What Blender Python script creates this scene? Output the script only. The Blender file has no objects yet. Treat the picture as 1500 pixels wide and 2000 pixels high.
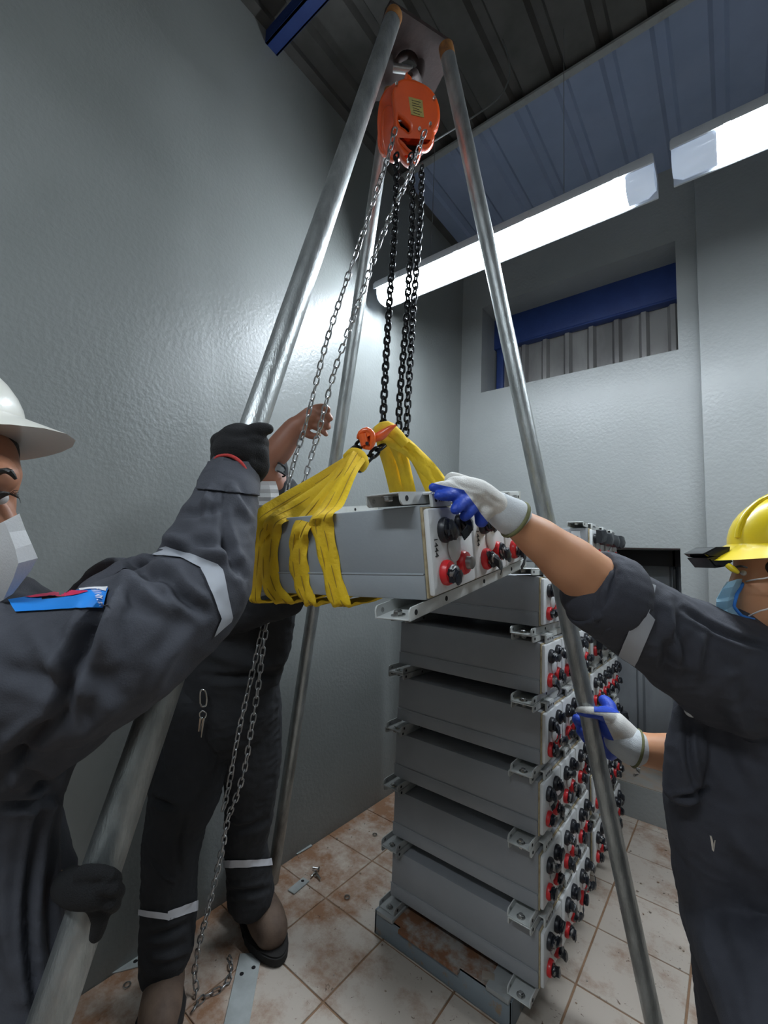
import bpy, bmesh, math, random
import numpy as np
from math import sin, cos, pi, radians, sqrt
from mathutils import Vector, Matrix, noise
from mathutils.geometry import intersect_line_plane

# ------------------------------------------------------------------ camera
SC = bpy.context.scene
COL = SC.collection
CAMH = 1.407
FPX = 852.8
YAW, PITCH, ROLL = radians(38.59), radians(5.93), radians(2.36)
CF = Vector((-sin(YAW) * cos(PITCH), cos(YAW) * cos(PITCH), sin(PITCH)))
_r = Vector((cos(YAW), sin(YAW), 0.0))
_u = _r.cross(CF)
CR = cos(ROLL) * _r + sin(ROLL) * _u
CU = -sin(ROLL) * _r + cos(ROLL) * _u
CC = Vector((0, 0, CAMH))
cam = bpy.data.cameras.new('camera')
cam.sensor_fit = 'HORIZONTAL'
cam.sensor_width = 36.0
cam.lens = FPX / 1500 * 36.0
cam.clip_start = 0.02
camo = bpy.data.objects.new('camera', cam)
COL.objects.link(camo)
camo.matrix_world = Matrix((
    (CR.x, CU.x, -CF.x, CC.x), (CR.y, CU.y, -CF.y, CC.y), (CR.z, CU.z, -CF.z, CC.z), (0, 0, 0, 1)))
SC.camera = camo

# ------------------------------------------------------------------ world, exposure
w = bpy.data.worlds.new('world')
SC.world = w
w.use_nodes = True
w.node_tree.nodes['Background'].inputs[0].default_value = (0.55, 0.65, 0.8, 1)
w.node_tree.nodes['Background'].inputs[1].default_value = 0.15
SC.view_settings.view_transform = 'Standard'
SC.view_settings.look = 'None'
SC.view_settings.gamma = 1
SC.view_settings.use_curve_mapping = False
SC.view_settings.exposure = 0.22
TUBE_POWER = 60.0
TUBE_COL = (0.83, 0.92, 1.0)

# ------------------------------------------------------------------ measured room
XL, YB = -1.649, 2.983
XR, YF = 2.4, -2.2
ZC = 3.90


def ray(x, y):
    return CF + CR * ((x - 750) / FPX) + CU * ((1000 - y) / FPX)


def P(x, y, d):
    "point at depth d on the photograph's ray"
    return CC + ray(x, y) * d


def at(x, y, ax, v):
    d = ray(x, y)
    return CC + d * ((v - CC[ax]) / d[ax])


def onpl(x, y, p0, n):
    d = ray(x, y)
    return CC + d * ((p0 - CC).dot(n) / d.dot(n))


def px(p):
    d = p - CC
    z = d.dot(CF)
    return 750 + FPX * d.dot(CR) / z, 1000 - FPX * d.dot(CU) / z, z


def interp(pts, t):
    i = min(int(t), len(pts) - 2)
    f = t - i
    return pts[i] * (1 - f) + pts[i + 1] * f


# ------------------------------------------------------------------ materials
def mat(name, col, rough=0.5, metal=0.0, bump=0.0, bscale=60.0, col2=None, nscale=6.0, lo=0.4, hi=0.65,
        spec=0.5, detail=5.0, world=False, coat=0.0, sss=0.0, emit=None, estr=0.0, alpha=1.0, trans=0.0, stretch=None):
    m = bpy.data.materials.new(name)
    m.use_nodes = True
    nt = m.node_tree
    b = nt.nodes['Principled BSDF']
    c4 = lambda c: (c[0], c[1], c[2], 1)
    b.inputs['Base Color'].default_value = c4(col)
    b.inputs['Roughness'].default_value = rough
    b.inputs['Metallic'].default_value = metal
    b.inputs['Specular IOR Level'].default_value = spec
    b.inputs['Coat Weight'].default_value = coat
    b.inputs['Alpha'].default_value = alpha
    b.inputs['Transmission Weight'].default_value = trans
    if sss:
        b.inputs['Subsurface Weight'].default_value = sss
        b.inputs['Subsurface Radius'].default_value = (0.01, 0.004, 0.002)
    if emit:
        b.inputs['Emission Color'].default_value = c4(emit)
        b.inputs['Emission Strength'].default_value = estr
    if world:
        g = nt.nodes.new('ShaderNodeNewGeometry')
        src = g.outputs['Position']
    else:
        g = nt.nodes.new('ShaderNodeTexCoord')
        src = g.outputs['Object']
    if stretch:
        mp = nt.nodes.new('ShaderNodeMapping')
        mp.inputs['Scale'].default_value = stretch
        nt.links.new(src, mp.inputs['Vector'])
        src = mp.outputs['Vector']
    if col2:
        n = nt.nodes.new('ShaderNodeTexNoise')
        n.inputs['Scale'].default_value = nscale
        n.inputs['Detail'].default_value = detail
        n.inputs['Roughness'].default_value = 0.6
        nt.links.new(src, n.inputs['Vector'])
        r = nt.nodes.new('ShaderNodeValToRGB')
        r.color_ramp.elements[0].position = lo
        r.color_ramp.elements[1].position = hi
        r.color_ramp.elements[0].color = c4(col)
        r.color_ramp.elements[1].color = c4(col2)
        nt.links.new(n.outputs['Fac'], r.inputs['Fac'])
        nt.links.new(r.outputs['Color'], b.inputs['Base Color'])
        m['ramp'] = r.name
    if bump:
        n = nt.nodes.new('ShaderNodeTexNoise')
        n.inputs['Scale'].default_value = bscale
        n.inputs['Detail'].default_value = 4
        nt.links.new(src, n.inputs['Vector'])
        bp = nt.nodes.new('ShaderNodeBump')
        bp.inputs['Strength'].default_value = min(1.0, bump)
        bp.inputs['Distance'].default_value = 0.002 * max(1.0, bump)
        nt.links.new(n.outputs['Fac'], bp.inputs['Height'])
        nt.links.new(bp.outputs['Normal'], b.inputs['Normal'])
    return m


M = {}
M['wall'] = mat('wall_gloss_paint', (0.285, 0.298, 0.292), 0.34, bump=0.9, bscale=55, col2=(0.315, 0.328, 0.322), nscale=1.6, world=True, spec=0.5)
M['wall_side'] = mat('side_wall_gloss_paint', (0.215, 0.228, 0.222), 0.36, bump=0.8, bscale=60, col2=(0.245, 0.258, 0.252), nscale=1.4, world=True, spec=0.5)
M['roof'] = mat('dusty_roof_sheet', (0.075, 0.073, 0.068), 0.6, 0.2, col2=(0.11, 0.105, 0.10), nscale=5, world=True)
M['roof_far'] = mat('blue_glare_roof_sheet', (0.26, 0.32, 0.46), 0.55, 0.0, col2=(0.29, 0.35, 0.50), nscale=4, world=True)  # blue lens glare around the tubes is put into this sheet colour
M['blue_steel'] = mat('blue_painted_steel', (0.016, 0.040, 0.17), 0.5, bump=0.3, col2=(0.022, 0.052, 0.20), nscale=9, world=True)
M['sheet'] = mat('outer_steel_sheet', (0.34, 0.33, 0.32), 0.45, 0.35, col2=(0.22, 0.21, 0.21), nscale=4.0, world=True, stretch=(1, 1, .35))
M['sheet_door'] = mat('door_steel_sheet', (0.33, 0.35, 0.37), 0.42, 0.3, col2=(0.22, 0.23, 0.245), nscale=3.0, world=True, stretch=(1, 1, .4))
M['black'] = mat('black_paint', (0.012, 0.013, 0.016), 0.5)
M['darkhole'] = mat('dark_hole', (0.004, 0.004, 0.005), 0.9)
M['ledge'] = mat('dusty_concrete_ledge', (0.30, 0.28, 0.25), 0.85, col2=(0.36, 0.24, 0.16), nscale=7, world=True, bump=0.6)
M['grout'] = mat('dirty_grout', (0.33, 0.20, 0.12), 0.9, bump=0.7, col2=(0.22, 0.13, 0.075), nscale=9, world=True)
M['galv'] = mat('galvanised_pipe', (0.46, 0.48, 0.475), 0.38, 0.75, col2=(0.25, 0.265, 0.26), nscale=9, bump=0.5, bscale=90, lo=.35, hi=.7, stretch=(3, 3, 1))
M['rust'] = mat('dark_rusty_steel', (0.035, 0.020, 0.018), 0.8, 0.1, col2=(0.02, 0.013, 0.012), nscale=14, bump=0.5)
M['rust_orange'] = mat('orange_rust', (0.30, 0.13, 0.03), 0.85, col2=(0.16, 0.07, 0.03), nscale=40)
M['hoist'] = mat('orange_enamel', (0.80, 0.10, 0.012), 0.3, coat=0.4, col2=(0.70, 0.085, 0.012), nscale=8)
M['hook'] = mat('orange_hook_enamel', (0.85, 0.13, 0.015), 0.35, coat=0.3, col2=(0.70, 0.09, 0.02), nscale=20)
M['chrome'] = mat('zinc_bright', (0.62, 0.62, 0.60), 0.25, 1.0)
M['chain'] = mat('zinc_chain', (0.40, 0.40, 0.40), 0.3, 0.9)
M['chain_dark'] = mat('blackened_chain', (0.018, 0.019, 0.021), 0.35, 0.6)
M['plate_label'] = mat('brass_label', (0.45, 0.36, 0.10), 0.4, 0.3, col2=(0.33, 0.28, 0.10), nscale=60)
M['case'] = mat('grey_enamel_case', (0.30, 0.325, 0.345), 0.42, col2=(0.335, 0.36, 0.38), nscale=3.5, bump=0.12, bscale=160)
M['case_dark'] = mat('dusty_grey_case', (0.27, 0.28, 0.295), 0.45, col2=(0.31, 0.32, 0.335), nscale=3.0, bump=0.12, bscale=160)
M['case_inner'] = mat('shadowed_case_top', (0.09, 0.09, 0.095), 0.6)
M['cover'] = mat('white_cell_cover', (0.72, 0.73, 0.73), 0.4, col2=(0.54, 0.54, 0.50), nscale=14, lo=.5, hi=.8)
M['seal'] = mat('yellowed_seal', (0.45, 0.38, 0.24), 0.6, col2=(0.30, 0.22, 0.12), nscale=30)
M['rail'] = mat('off_white_rail', (0.56, 0.575, 0.56), 0.4, col2=(0.46, 0.46, 0.42), nscale=16, lo=.5, hi=.75)
M['rail_dark'] = mat('grey_rail', (0.33, 0.34, 0.335), 0.45, col2=(0.24, 0.235, 0.22), nscale=16, lo=.5, hi=.75)
M['red'] = mat('red_plastic', (0.62, 0.02, 0.025), 0.35)
M['blackp'] = mat('black_plastic', (0.012, 0.013, 0.018), 0.4)
M['tape'] = mat('black_tape', (0.012, 0.014, 0.02), 0.28, bump=0.5, bscale=50)
M['lead'] = mat('lead_post', (0.32, 0.32, 0.31), 0.4, 0.8)
M['sling'] = mat('yellow_webbing', (0.90, 0.60, 0.012), 0.75, col2=(0.68, 0.43, 0.03), nscale=7, bump=1.0, bscale=90, lo=.35, hi=.72)
M['sling_dark'] = mat('brown_seam_thread', (0.40, 0.25, 0.03), 0.85)  # stitching in a darker tone than the webbing
M['coverall'] = mat('charcoal_coverall_cloth', (0.052, 0.055, 0.068), 0.82, bump=0.35, bscale=420, col2=(0.064, 0.067, 0.082), nscale=4)
M['coverall_dark'] = mat('black_work_cloth', (0.017, 0.018, 0.021), 0.85, bump=0.35, bscale=420, col2=(0.022, 0.023, 0.027), nscale=4)
M['coverall_navy'] = mat('dark_navy_work_cloth', (0.037, 0.039, 0.051), 0.82, bump=0.35, bscale=420, col2=(0.046, 0.048, 0.062), nscale=4)
M['reflect'] = mat('reflective_tape', (0.42, 0.44, 0.48), 0.5)
M['reflect_white'] = mat('white_reflective_tape', (0.62, 0.62, 0.66), 0.5)
M['skin_light'] = mat('skin_tan', (0.62, 0.30, 0.16), 0.5, sss=0.08, col2=(0.56, 0.26, 0.13), nscale=5)
M['skin_mid'] = mat('skin_brown', (0.42, 0.19, 0.11), 0.5, sss=0.08, col2=(0.36, 0.16, 0.09), nscale=6)
M['skin_dark'] = mat('skin_deep_brown', (0.33, 0.14, 0.085), 0.5, sss=0.08, col2=(0.28, 0.115, 0.07), nscale=6)
M['hair'] = mat('black_hair', (0.012, 0.010, 0.009), 0.5, bump=0.6, bscale=200)
M['glove_black'] = mat('black_knit_glove', (0.008, 0.008, 0.009), 0.9, bump=0.8, bscale=500)
M['glove_red'] = mat('red_glove_hem', (0.55, 0.05, 0.045), 0.8, bump=0.5, bscale=300)
M['glove_white'] = mat('white_knit_glove', (0.74, 0.72, 0.68), 0.85, bump=0.6, bscale=420, col2=(0.62, 0.52, 0.42), nscale=16, lo=.5, hi=.8)
M['glove_cuff'] = mat('grey_knit_cuff', (0.60, 0.62, 0.63), 0.85, bump=0.8, bscale=420)
M['glove_olive'] = mat('olive_glove_hem', (0.16, 0.16, 0.07), 0.85)
M['glove_blue'] = mat('blue_rubber_palm', (0.02, 0.07, 0.50), 0.5, bump=0.5, bscale=120)
M['helmet_white'] = mat('white_helmet', (0.80, 0.78, 0.70), 0.3, coat=0.3)
M['helmet_yellow'] = mat('yellow_helmet', (0.83, 0.62, 0.01), 0.28, coat=0.4)
M['mask_white'] = mat('white_folded_mask', (0.86, 0.86, 0.86), 0.8, bump=0.3, bscale=300)
M['mask_blue'] = mat('pale_blue_mask', (0.58, 0.84, 0.98), 0.8, bump=0.2, bscale=300)
M['mask_edge'] = mat('blue_mask_binding', (0.04, 0.20, 0.62), 0.8)
M['strap_white'] = mat('white_elastic', (0.75, 0.70, 0.66), 0.7)
M['eye'] = mat('eye_white', (0.55, 0.52, 0.5), 0.25)
M['patch_blue'] = mat('blue_patch', (0.01, 0.25, 0.78), 0.6)
M['patch_red'] = mat('red_patch', (0.70, 0.02, 0.10), 0.6)
M['white'] = mat('white_print', (0.78, 0.78, 0.80), 0.6)
M['print_black'] = mat('black_print', (0.03, 0.03, 0.03), 0.7)
M['boot'] = mat('dusty_brown_boot', (0.10, 0.066, 0.05), 0.75, bump=0.5, bscale=60, col2=(0.18, 0.12, 0.085), nscale=10)
M['sole'] = mat('black_boot_sole', (0.02, 0.018, 0.017), 0.8)
M['base_paint'] = mat('blue_grey_base_steel', (0.22, 0.26, 0.29), 0.5, col2=(0.28, 0.20, 0.13), nscale=22, lo=.60, hi=.70, world=True)
M['base_rust'] = mat('rust_top', (0.22, 0.10, 0.05), 0.9, col2=(0.33, 0.30, 0.27), nscale=16, lo=.45, hi=.62, bump=0.8, world=True)
M['scrap'] = mat('pale_steel_offcut', (0.46, 0.49, 0.48), 0.5, 0.2, col2=(0.38, 0.40, 0.39), nscale=14)
M['lamp_house'] = mat('grey_lamp_housing', (0.45, 0.47, 0.50), 0.5)
M['lamp_end'] = mat('ribbed_plastic_with_glow', (0.75, 0.80, 0.88), 0.15, emit=(0.6, 0.75, 1.0), estr=0.25)  # tube light showing in the end covers is put in as faint glow
M['lamp_on'] = mat('lit_diffuser', (0.9, 0.95, 1), 0.5, emit=TUBE_COL, estr=TUBE_POWER)
M['cable'] = mat('grey_cable', (0.16, 0.17, 0.17), 0.6)
M['glass_dark'] = mat('dark_goggle_lens', (0.012, 0.012, 0.014), 0.15)
M['sunglass'] = mat('clear_goggle', (0.3, 0.32, 0.33), 0.1, 0.3)
M['headband'] = mat('black_headband', (0.01, 0.01, 0.012), 0.6)


def tile_material():
    m = mat('dirty_white_tile', (0.50, 0.43, 0.37), 0.42, bump=0.25, bscale=30, world=True, spec=0.4)
    nt = m.node_tree
    b = nt.nodes['Principled BSDF']
    g = nt.nodes.new('ShaderNodeNewGeometry')
    L = nt.links

    def nz(scale, detail, lo, hi, dist=0.0):
        n = nt.nodes.new('ShaderNodeTexNoise')
        n.inputs['Scale'].default_value = scale
        n.inputs['Detail'].default_value = detail
        n.inputs['Roughness'].default_value = 0.65
        n.inputs['Distortion'].default_value = dist
        L.new(g.outputs['Position'], n.inputs['Vector'])
        r = nt.nodes.new('ShaderNodeMapRange')
        r.inputs['From Min'].default_value = lo
        r.inputs['From Max'].default_value = hi
        L.new(n.outputs['Fac'], r.inputs['Value'])
        return r.outputs['Result']
    # reddish mud, thicker along the two walls where it has been swept
    sx = nt.nodes.new('ShaderNodeSeparateXYZ')
    L.new(g.outputs['Position'], sx.inputs[0])

    def mr(sock, a, c, t0, t1):
        r = nt.nodes.new('ShaderNodeMapRange')
        r.inputs['From Min'].default_value = a
        r.inputs['From Max'].default_value = c
        r.inputs['To Min'].default_value = t0
        r.inputs['To Max'].default_value = t1
        L.new(sock, r.inputs['Value'])
        return r.outputs['Result']
    wl = mr(sx.outputs[0], XL, XL + 0.75, 0.20, 0.0)
    wb = mr(sx.outputs[1], YB, YB - 0.35, 0.16, 0.0)

    def math(op, a, c):
        n = nt.nodes.new('ShaderNodeMath')
        n.operation = op
        for i, s in enumerate((a, c)):
            if isinstance(s, (int, float)):
                n.inputs[i].default_value = s
            else:
                L.new(s, n.inputs[i])
        return n.outputs[0]
    near = math('ADD', wl, wb)
    big = nt.nodes.new('ShaderNodeTexNoise')
    big.inputs['Scale'].default_value = 5.0
    big.inputs['Detail'].default_value = 8
    big.inputs['Roughness'].default_value = 0.7
    L.new(g.outputs['Position'], big.inputs['Vector'])
    v = math('ADD', big.outputs['Fac'], near)
    mud = nt.nodes.new('ShaderNodeMapRange')
    mud.inputs['From Min'].default_value = 0.52
    mud.inputs['From Max'].default_value = 0.74
    L.new(v, mud.inputs['Value'])
    mx = nt.nodes.new('ShaderNodeMix')
    mx.data_type = 'RGBA'
    mx.inputs[6].default_value = (0.56, 0.49, 0.42, 1)
    mx.inputs[7].default_value = (0.30, 0.16, 0.09, 1)
    L.new(mud.outputs['Result'], mx.inputs[0])
    mx2 = nt.nodes.new('ShaderNodeMix')
    mx2.data_type = 'RGBA'
    L.new(nz(42, 3, 0.66, 0.72, 1.5), mx2.inputs[0])
    L.new(mx.outputs[2], mx2.inputs[6])
    mx2.inputs[7].default_value = (0.14, 0.09, 0.06, 1)
    L.new(mx2.outputs[2], b.inputs['Base Color'])
    rr = mr(mud.outputs['Result'], 0, 1, 0.35, 0.9)
    L.new(rr, b.inputs['Roughness'])
    return m


M['tile'] = tile_material()


# ------------------------------------------------------------------ mesh helpers
class MB:
    def __init__(self):
        self.bm = bmesh.new()
        self.mi = 0

    def _add(self, vs, fs):
        v = [self.bm.verts.new(p) for p in vs]
        out = []
        for f in fs:
            try:
                fc = self.bm.faces.new([v[i] for i in f])
                fc.material_index = self.mi
                out.append(fc)
            except ValueError:
                pass
        return v, out

    def box(self, lo, hi, bev=0.0, mtx=None, seg=2):
        x0, y0, z0 = lo
        x1, y1, z1 = hi
        vs = [(x0, y0, z0), (x1, y0, z0), (x1, y1, z0), (x0, y1, z0), (x0, y0, z1), (x1, y0, z1), (x1, y1, z1), (x0, y1, z1)]
        fs = [(0, 3, 2, 1), (4, 5, 6, 7), (0, 1, 5, 4), (1, 2, 6, 5), (2, 3, 7, 6), (3, 0, 4, 7)]
        v, f = self._add([Vector(p) for p in vs], fs)
        if bev:
            es = list({e for q in f for e in q.edges})
            r = bmesh.ops.bevel(self.bm, geom=es, offset=bev, segments=seg, affect='EDGES', profile=0.5)
            v = list({x for q in r['faces'] for x in q.verts} | {x for x in v if x.is_valid})
            for q in r['faces']:
                q.material_index = self.mi
            vv = set()
            for x in v:
                if x.is_valid:
                    vv.add(x)
            v = list(vv)
        if mtx is not None:
            for x in v:
                x.co = mtx @ x.co
        return self

    def frame(self, d):
        d = d.normalized()
        a = Vector((0, 0, 1)) if abs(d.z) < 0.9 else Vector((1, 0, 0))
        s = a.cross(d).normalized()
        return s, d.cross(s)

    def tube(self, pts, rad, seg=12, caps=True, closed=False):
        pts = [Vector(p) for p in pts]
        n = len(pts)
        if not hasattr(rad, '__len__'):
            rad = [rad] * n
        rings = []
        s = None
        for i, p in enumerate(pts):
            if closed:
                d = pts[(i + 1) % n] - pts[i - 1]
            else:
                d = pts[min(i + 1, n - 1)] - pts[max(i - 1, 0)]
            d.normalize()
            if s is None:
                s, t = self.frame(d)
            else:
                s = (s - d * s.dot(d)).normalized()
                t = d.cross(s)
            rings.append([self.bm.verts.new(p + (s * cos(2 * pi * k / seg) + t * sin(2 * pi * k / seg)) * rad[i]) for k in range(seg)])
        m = n if closed else n - 1
        for i in range(m):
            a, b = rings[i], rings[(i + 1) % n]
            for k in range(seg):
                f = self.bm.faces.new((a[k], a[(k + 1) % seg], b[(k + 1) % seg], b[k]))
                f.material_index = self.mi
        if caps and not closed:
            for rg, rv in ((rings[0], True), (rings[-1], False)):
                f = self.bm.faces.new(rg[::-1] if rv else rg)
                f.material_index = self.mi
        return self

    def cyl(self, a, b, r, seg=16, r2=None):
        return self.tube([a, b], [r, r if r2 is None else r2], seg)

    def lathe(self, prof, seg=24, mtx=None):
        "prof: list of (r, z)"
        rings = []
        for r, z in prof:
            if r < 1e-6:
                rings.append([self.bm.verts.new((0, 0, z))])
            else:
                rings.append([self.bm.verts.new((r * cos(2 * pi * k / seg), r * sin(2 * pi * k / seg), z)) for k in range(seg)])
        for a, b in zip(rings, rings[1:]):
            for k in range(seg):
                k2 = (k + 1) % seg
                if len(a) == 1 and len(b) == 1:
                    continue
                if len(a) == 1:
                    q = (a[0], b[k2], b[k])
                elif len(b) == 1:
                    q = (a[k], a[k2], b[0])
                else:
                    q = (a[k], a[k2], b[k2], b[k])
                f = self.bm.faces.new(q)
                f.material_index = self.mi
        if mtx is not None:
            for rg in rings:
                for x in rg:
                    x.co = mtx @ x.co
        return self

    def prism(self, poly, h, mtx=None, bev=0.0):
        "2-D polygon extruded along z by h"
        a = [self.bm.verts.new((p[0], p[1], 0)) for p in poly]
        b = [self.bm.verts.new((p[0], p[1], h)) for p in poly]
        n = len(poly)
        fs = [self.bm.faces.new(a[::-1]), self.bm.faces.new(b)]
        for i in range(n):
            fs.append(self.bm.faces.new((a[i], a[(i + 1) % n], b[(i + 1) % n], b[i])))
        vs = a + b
        if bev:
            es = [e for f in fs[:2] for e in f.edges]
            r = bmesh.ops.bevel(self.bm, geom=es, offset=bev, segments=2, affect='EDGES')
            vs = list({x for x in vs if x.is_valid} | {x for q in r['faces'] for x in q.verts})
            fs = [f for f in fs if f.is_valid] + r['faces']
        for f in fs:
            f.material_index = self.mi
        if mtx is not None:
            for x in vs:
                x.co = mtx @ x.co
        return self

    def ball(self, c, r, seg=16, rings=10, mtx=None, sc=(1, 1, 1)):
        prof = [(sin(pi * i / rings), -cos(pi * i / rings)) for i in range(rings + 1)]
        m = Matrix.Translation(Vector(c)) @ (mtx or Matrix.Identity(4)) @ Matrix.Diagonal((r * sc[0], r * sc[1], r * sc[2], 1))
        return self.lathe(prof, seg, m)

    def mesh(self, name, mats, smooth=35, recalc=True):
        if recalc:
            bmesh.ops.recalc_face_normals(self.bm, faces=self.bm.faces)
        me = bpy.data.meshes.new(name)
        self.bm.to_mesh(me)
        self.bm.free()
        for m in (mats if isinstance(mats, (list, tuple)) else [mats]):
            me.materials.append(m)
        shade(me, smooth)
        return me


def shade(me, ang=35):
    if ang:
        me.polygons.foreach_set('use_smooth', [True] * len(me.polygons))
        if ang < 180:
            me.set_sharp_from_angle(angle=radians(ang))


def tag(o, label=None, cat=None, group=None, kind=None):
    if label: o['label'] = label
    if cat: o['category'] = cat
    if group: o['group'] = group
    if kind: o['kind'] = kind
    return o


def link(name, data, parent=None, mtx=None):
    o = bpy.data.objects.new(name, data)
    COL.objects.link(o)
    if parent is not None:
        o.parent = parent
    if mtx is not None:
        o.matrix_local = mtx
    return o


def obj(name, mb, mats, parent=None, smooth=35, mtx=None):
    return link(name, mb.mesh(name, mats, smooth), parent, mtx)


def empty(name, loc, rz=0, mtx=None):
    o = bpy.data.objects.new(name, None)
    COL.objects.link(o)
    o.empty_display_size = 0.05
    if mtx is not None:
        o.matrix_world = mtx
    else:
        o.location = loc
        o.rotation_euler = (0, 0, rz)
    return o


def wobj(name, mb, mats, parent, smooth=35):
    "geometry given in world coordinates, parented to a thing"
    me = mb.mesh(name, mats, smooth)
    pm = world_of(parent)
    me.transform(pm.inverted())
    return link(name, me, parent)


def world_of(o):
    m = o.matrix_basis.copy() if o.parent is None else world_of(o.parent) @ o.matrix_basis
    return m


def text_mesh(s, size, depth=0.0006, align='CENTER'):
    c = bpy.data.curves.new('txt', 'FONT')
    c.body = s
    c.size = size
    c.extrude = depth
    c.resolution_u = 2
    c.align_x = align
    c.align_y = 'CENTER'
    o = bpy.data.objects.new('txt', c)
    COL.objects.link(o)
    dg = bpy.context.evaluated_depsgraph_get()
    dg.update()
    me = bpy.data.meshes.new_from_object(o.evaluated_get(dg))
    bpy.data.objects.remove(o)
    return me


def basis(o, x, y, z):
    return Matrix(((x[0], y[0], z[0], o[0]), (x[1], y[1], z[1], o[1]), (x[2], y[2], z[2], o[2]), (0, 0, 0, 1)))


# ------------------------------------------------------------------ organic bodies
def crom(pts, rad, step):
    P_ = [np.array(p, float) for p in pts]
    out, ro = [], []
    n = len(P_)
    for i in range(n - 1):
        p0, p1, p2, p3 = P_[max(i - 1, 0)], P_[i], P_[i + 1], P_[min(i + 2, n - 1)]
        L = np.linalg.norm(p2 - p1)
        k = max(2, int(L / step))
        for j in range(k):
            t = j / k
            q = 0.5 * ((2 * p1) + (-p0 + p2) * t + (2 * p0 - 5 * p1 + 4 * p2 - p3) * t * t + (-p0 + 3 * p1 - 3 * p2 + p3) * t ** 3)
            out.append(Vector(q))
            s = t * t * (3 - 2 * t)
            ro.append(rad[i] * (1 - s) + rad[i + 1] * s)
    out.append(Vector(P_[-1]))
    ro.append(rad[-1])
    return out, ro


class Body:
    "union of smooth limbs and blobs, turned into one continuous skin by a voxel remesh"

    def __init__(self):
        self.mb = MB()

    def limb(self, pts, rad, squash=None, seg=20, cap=True):
        """pts world points, rad radii; squash=(direction, factor) flattens the section along a direction"""
        q, r = crom(pts, rad, 0.012)
        if cap:
            d0 = (q[0] - q[1]).normalized()
            d1 = (q[-1] - q[-2]).normalized()
            pre = [(q[0] + d0 * r[0] * sin(a), r[0] * cos(a)) for a in (1.35, 1.0, 0.6, 0.25)]
            post = [(q[-1] + d1 * r[-1] * sin(a), r[-1] * cos(a)) for a in (0.25, 0.6, 1.0, 1.35)]
            q = [p for p, _ in pre] + q + [p for p, _ in post]
            r = [x for _, x in pre] + r + [x for _, x in post]
        n0 = len(self.mb.bm.verts)
        self.mb.tube(q, r, seg)
        if squash:
            self.mb.bm.verts.ensure_lookup_table()
            d, k = squash
            d = d.normalized()
            vs = self.mb.bm.verts[n0:]
            for i, c in enumerate(q):
                for v in vs[i * seg:(i + 1) * seg]:
                    off = v.co - c
                    v.co = c + off + d * (off.dot(d) * (k - 1))
        return self

    def plimb(self, ps, squash=None, rs=1.0, seg=20):
        "ps: (px, py, depth, radius in px)"
        pts = [P(a, b, d) for a, b, d, r in ps]
        rad = [r * d / FPX * rs for a, b, d, r in ps]
        return self.limb(pts, rad, squash, seg)

    def ball(self, c, r, sc=(1, 1, 1), mtx=None):
        self.mb.ball(c, r, 24, 16, mtx, sc)
        return self

    def done(self, name, m, parent, voxel=0.005, smooth=6, folds=(), wr=0.0, wscale=14.0, fac=0.6):
        bm = self.mb.bm
        bmesh.ops.recalc_face_normals(bm, faces=bm.faces)
        me = bpy.data.meshes.new('tmp')
        bm.to_mesh(me)
        bm.free()
        o = bpy.data.objects.new('tmp', me)
        COL.objects.link(o)
        md = o.modifiers.new('r', 'REMESH')
        md.mode = 'VOXEL'
        md.voxel_size = voxel
        sm = o.modifiers.new('s', 'SMOOTH')
        sm.factor = fac
        sm.iterations = smooth
        dg = bpy.context.evaluated_depsgraph_get()
        dg.update()
        out = bpy.data.meshes.new_from_object(o.evaluated_get(dg))
        bpy.data.objects.remove(o)
        bpy.data.meshes.remove(me)
        out.name = name
        displace(out, folds, wr, wscale)
        out.materials.clear()
        for x in (m if isinstance(m, (list, tuple)) else [m]):
            out.materials.append(x)
        shade(out, 180)
        if parent is not None:
            out.transform(world_of(parent).inverted())
        return link(name, out, parent)


CCn, CRn, CUn, CFn = (np.array(v) for v in (CC, CR, CU, CF))


def proj_np(co):
    d = co - CCn
    z = d @ CFn
    return 750 + FPX * (d @ CRn) / z, 1000 - FPX * (d @ CUn) / z, z


def displace(me, folds=(), wr=0.0, wscale=14.0):
    n = len(me.vertices)
    co = np.empty(n * 3)
    me.vertices.foreach_get('co', co)
    co = co.reshape(-1, 3)
    no = np.empty(n * 3)
    me.vertex_normals.foreach_get('vector', no)
    no = no.reshape(-1, 3)
    off = np.zeros(n)
    x, y, z = proj_np(co)
    view = co - CCn
    view /= np.linalg.norm(view, axis=1)[:, None]
    face = np.clip(-(view * no).sum(1) * 1.6 + 0.2, 0, 1)
    for (x0, y0, x1, y1, wd, amp) in folds:
        dx, dy = x1 - x0, y1 - y0
        L2 = dx * dx + dy * dy
        t = ((x - x0) * dx + (y - y0) * dy) / L2
        tc = np.clip(t, 0, 1)
        # a slight bow so that folds are not ruler-straight
        bow = 0.06 * sqrt(L2) * np.sin(tc * pi)
        dist = np.hypot(x - (x0 + tc * dx - dy / sqrt(L2) * bow), y - (y0 + tc * dy + dx / sqrt(L2) * bow))
        fade = np.sin(np.clip(tc, 0.04, 0.96) * pi) ** 0.5
        amp = amp * 1.5
        g = np.exp(-(dist / wd) ** 2) - 0.45 * np.exp(-((dist - 1.7 * wd) / wd) ** 2)
        off += amp * g * fade * face
    if wr:
        w_ = np.empty(n)
        for i in range(n):
            c = co[i]
            w_[i] = noise.noise(Vector((c[0] * wscale, c[1] * wscale, c[2] * wscale * 1.7))) + \
                0.5 * noise.noise(Vector((c[0] * wscale * 2.3 + 9, c[1] * wscale * 2.3, c[2] * wscale * 3.0)))
        off += wr * (1 - 2 * np.abs(w_))
    co = co + no * off[:, None]
    me.vertices.foreach_set('co', co.ravel())
    me.update()


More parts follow.
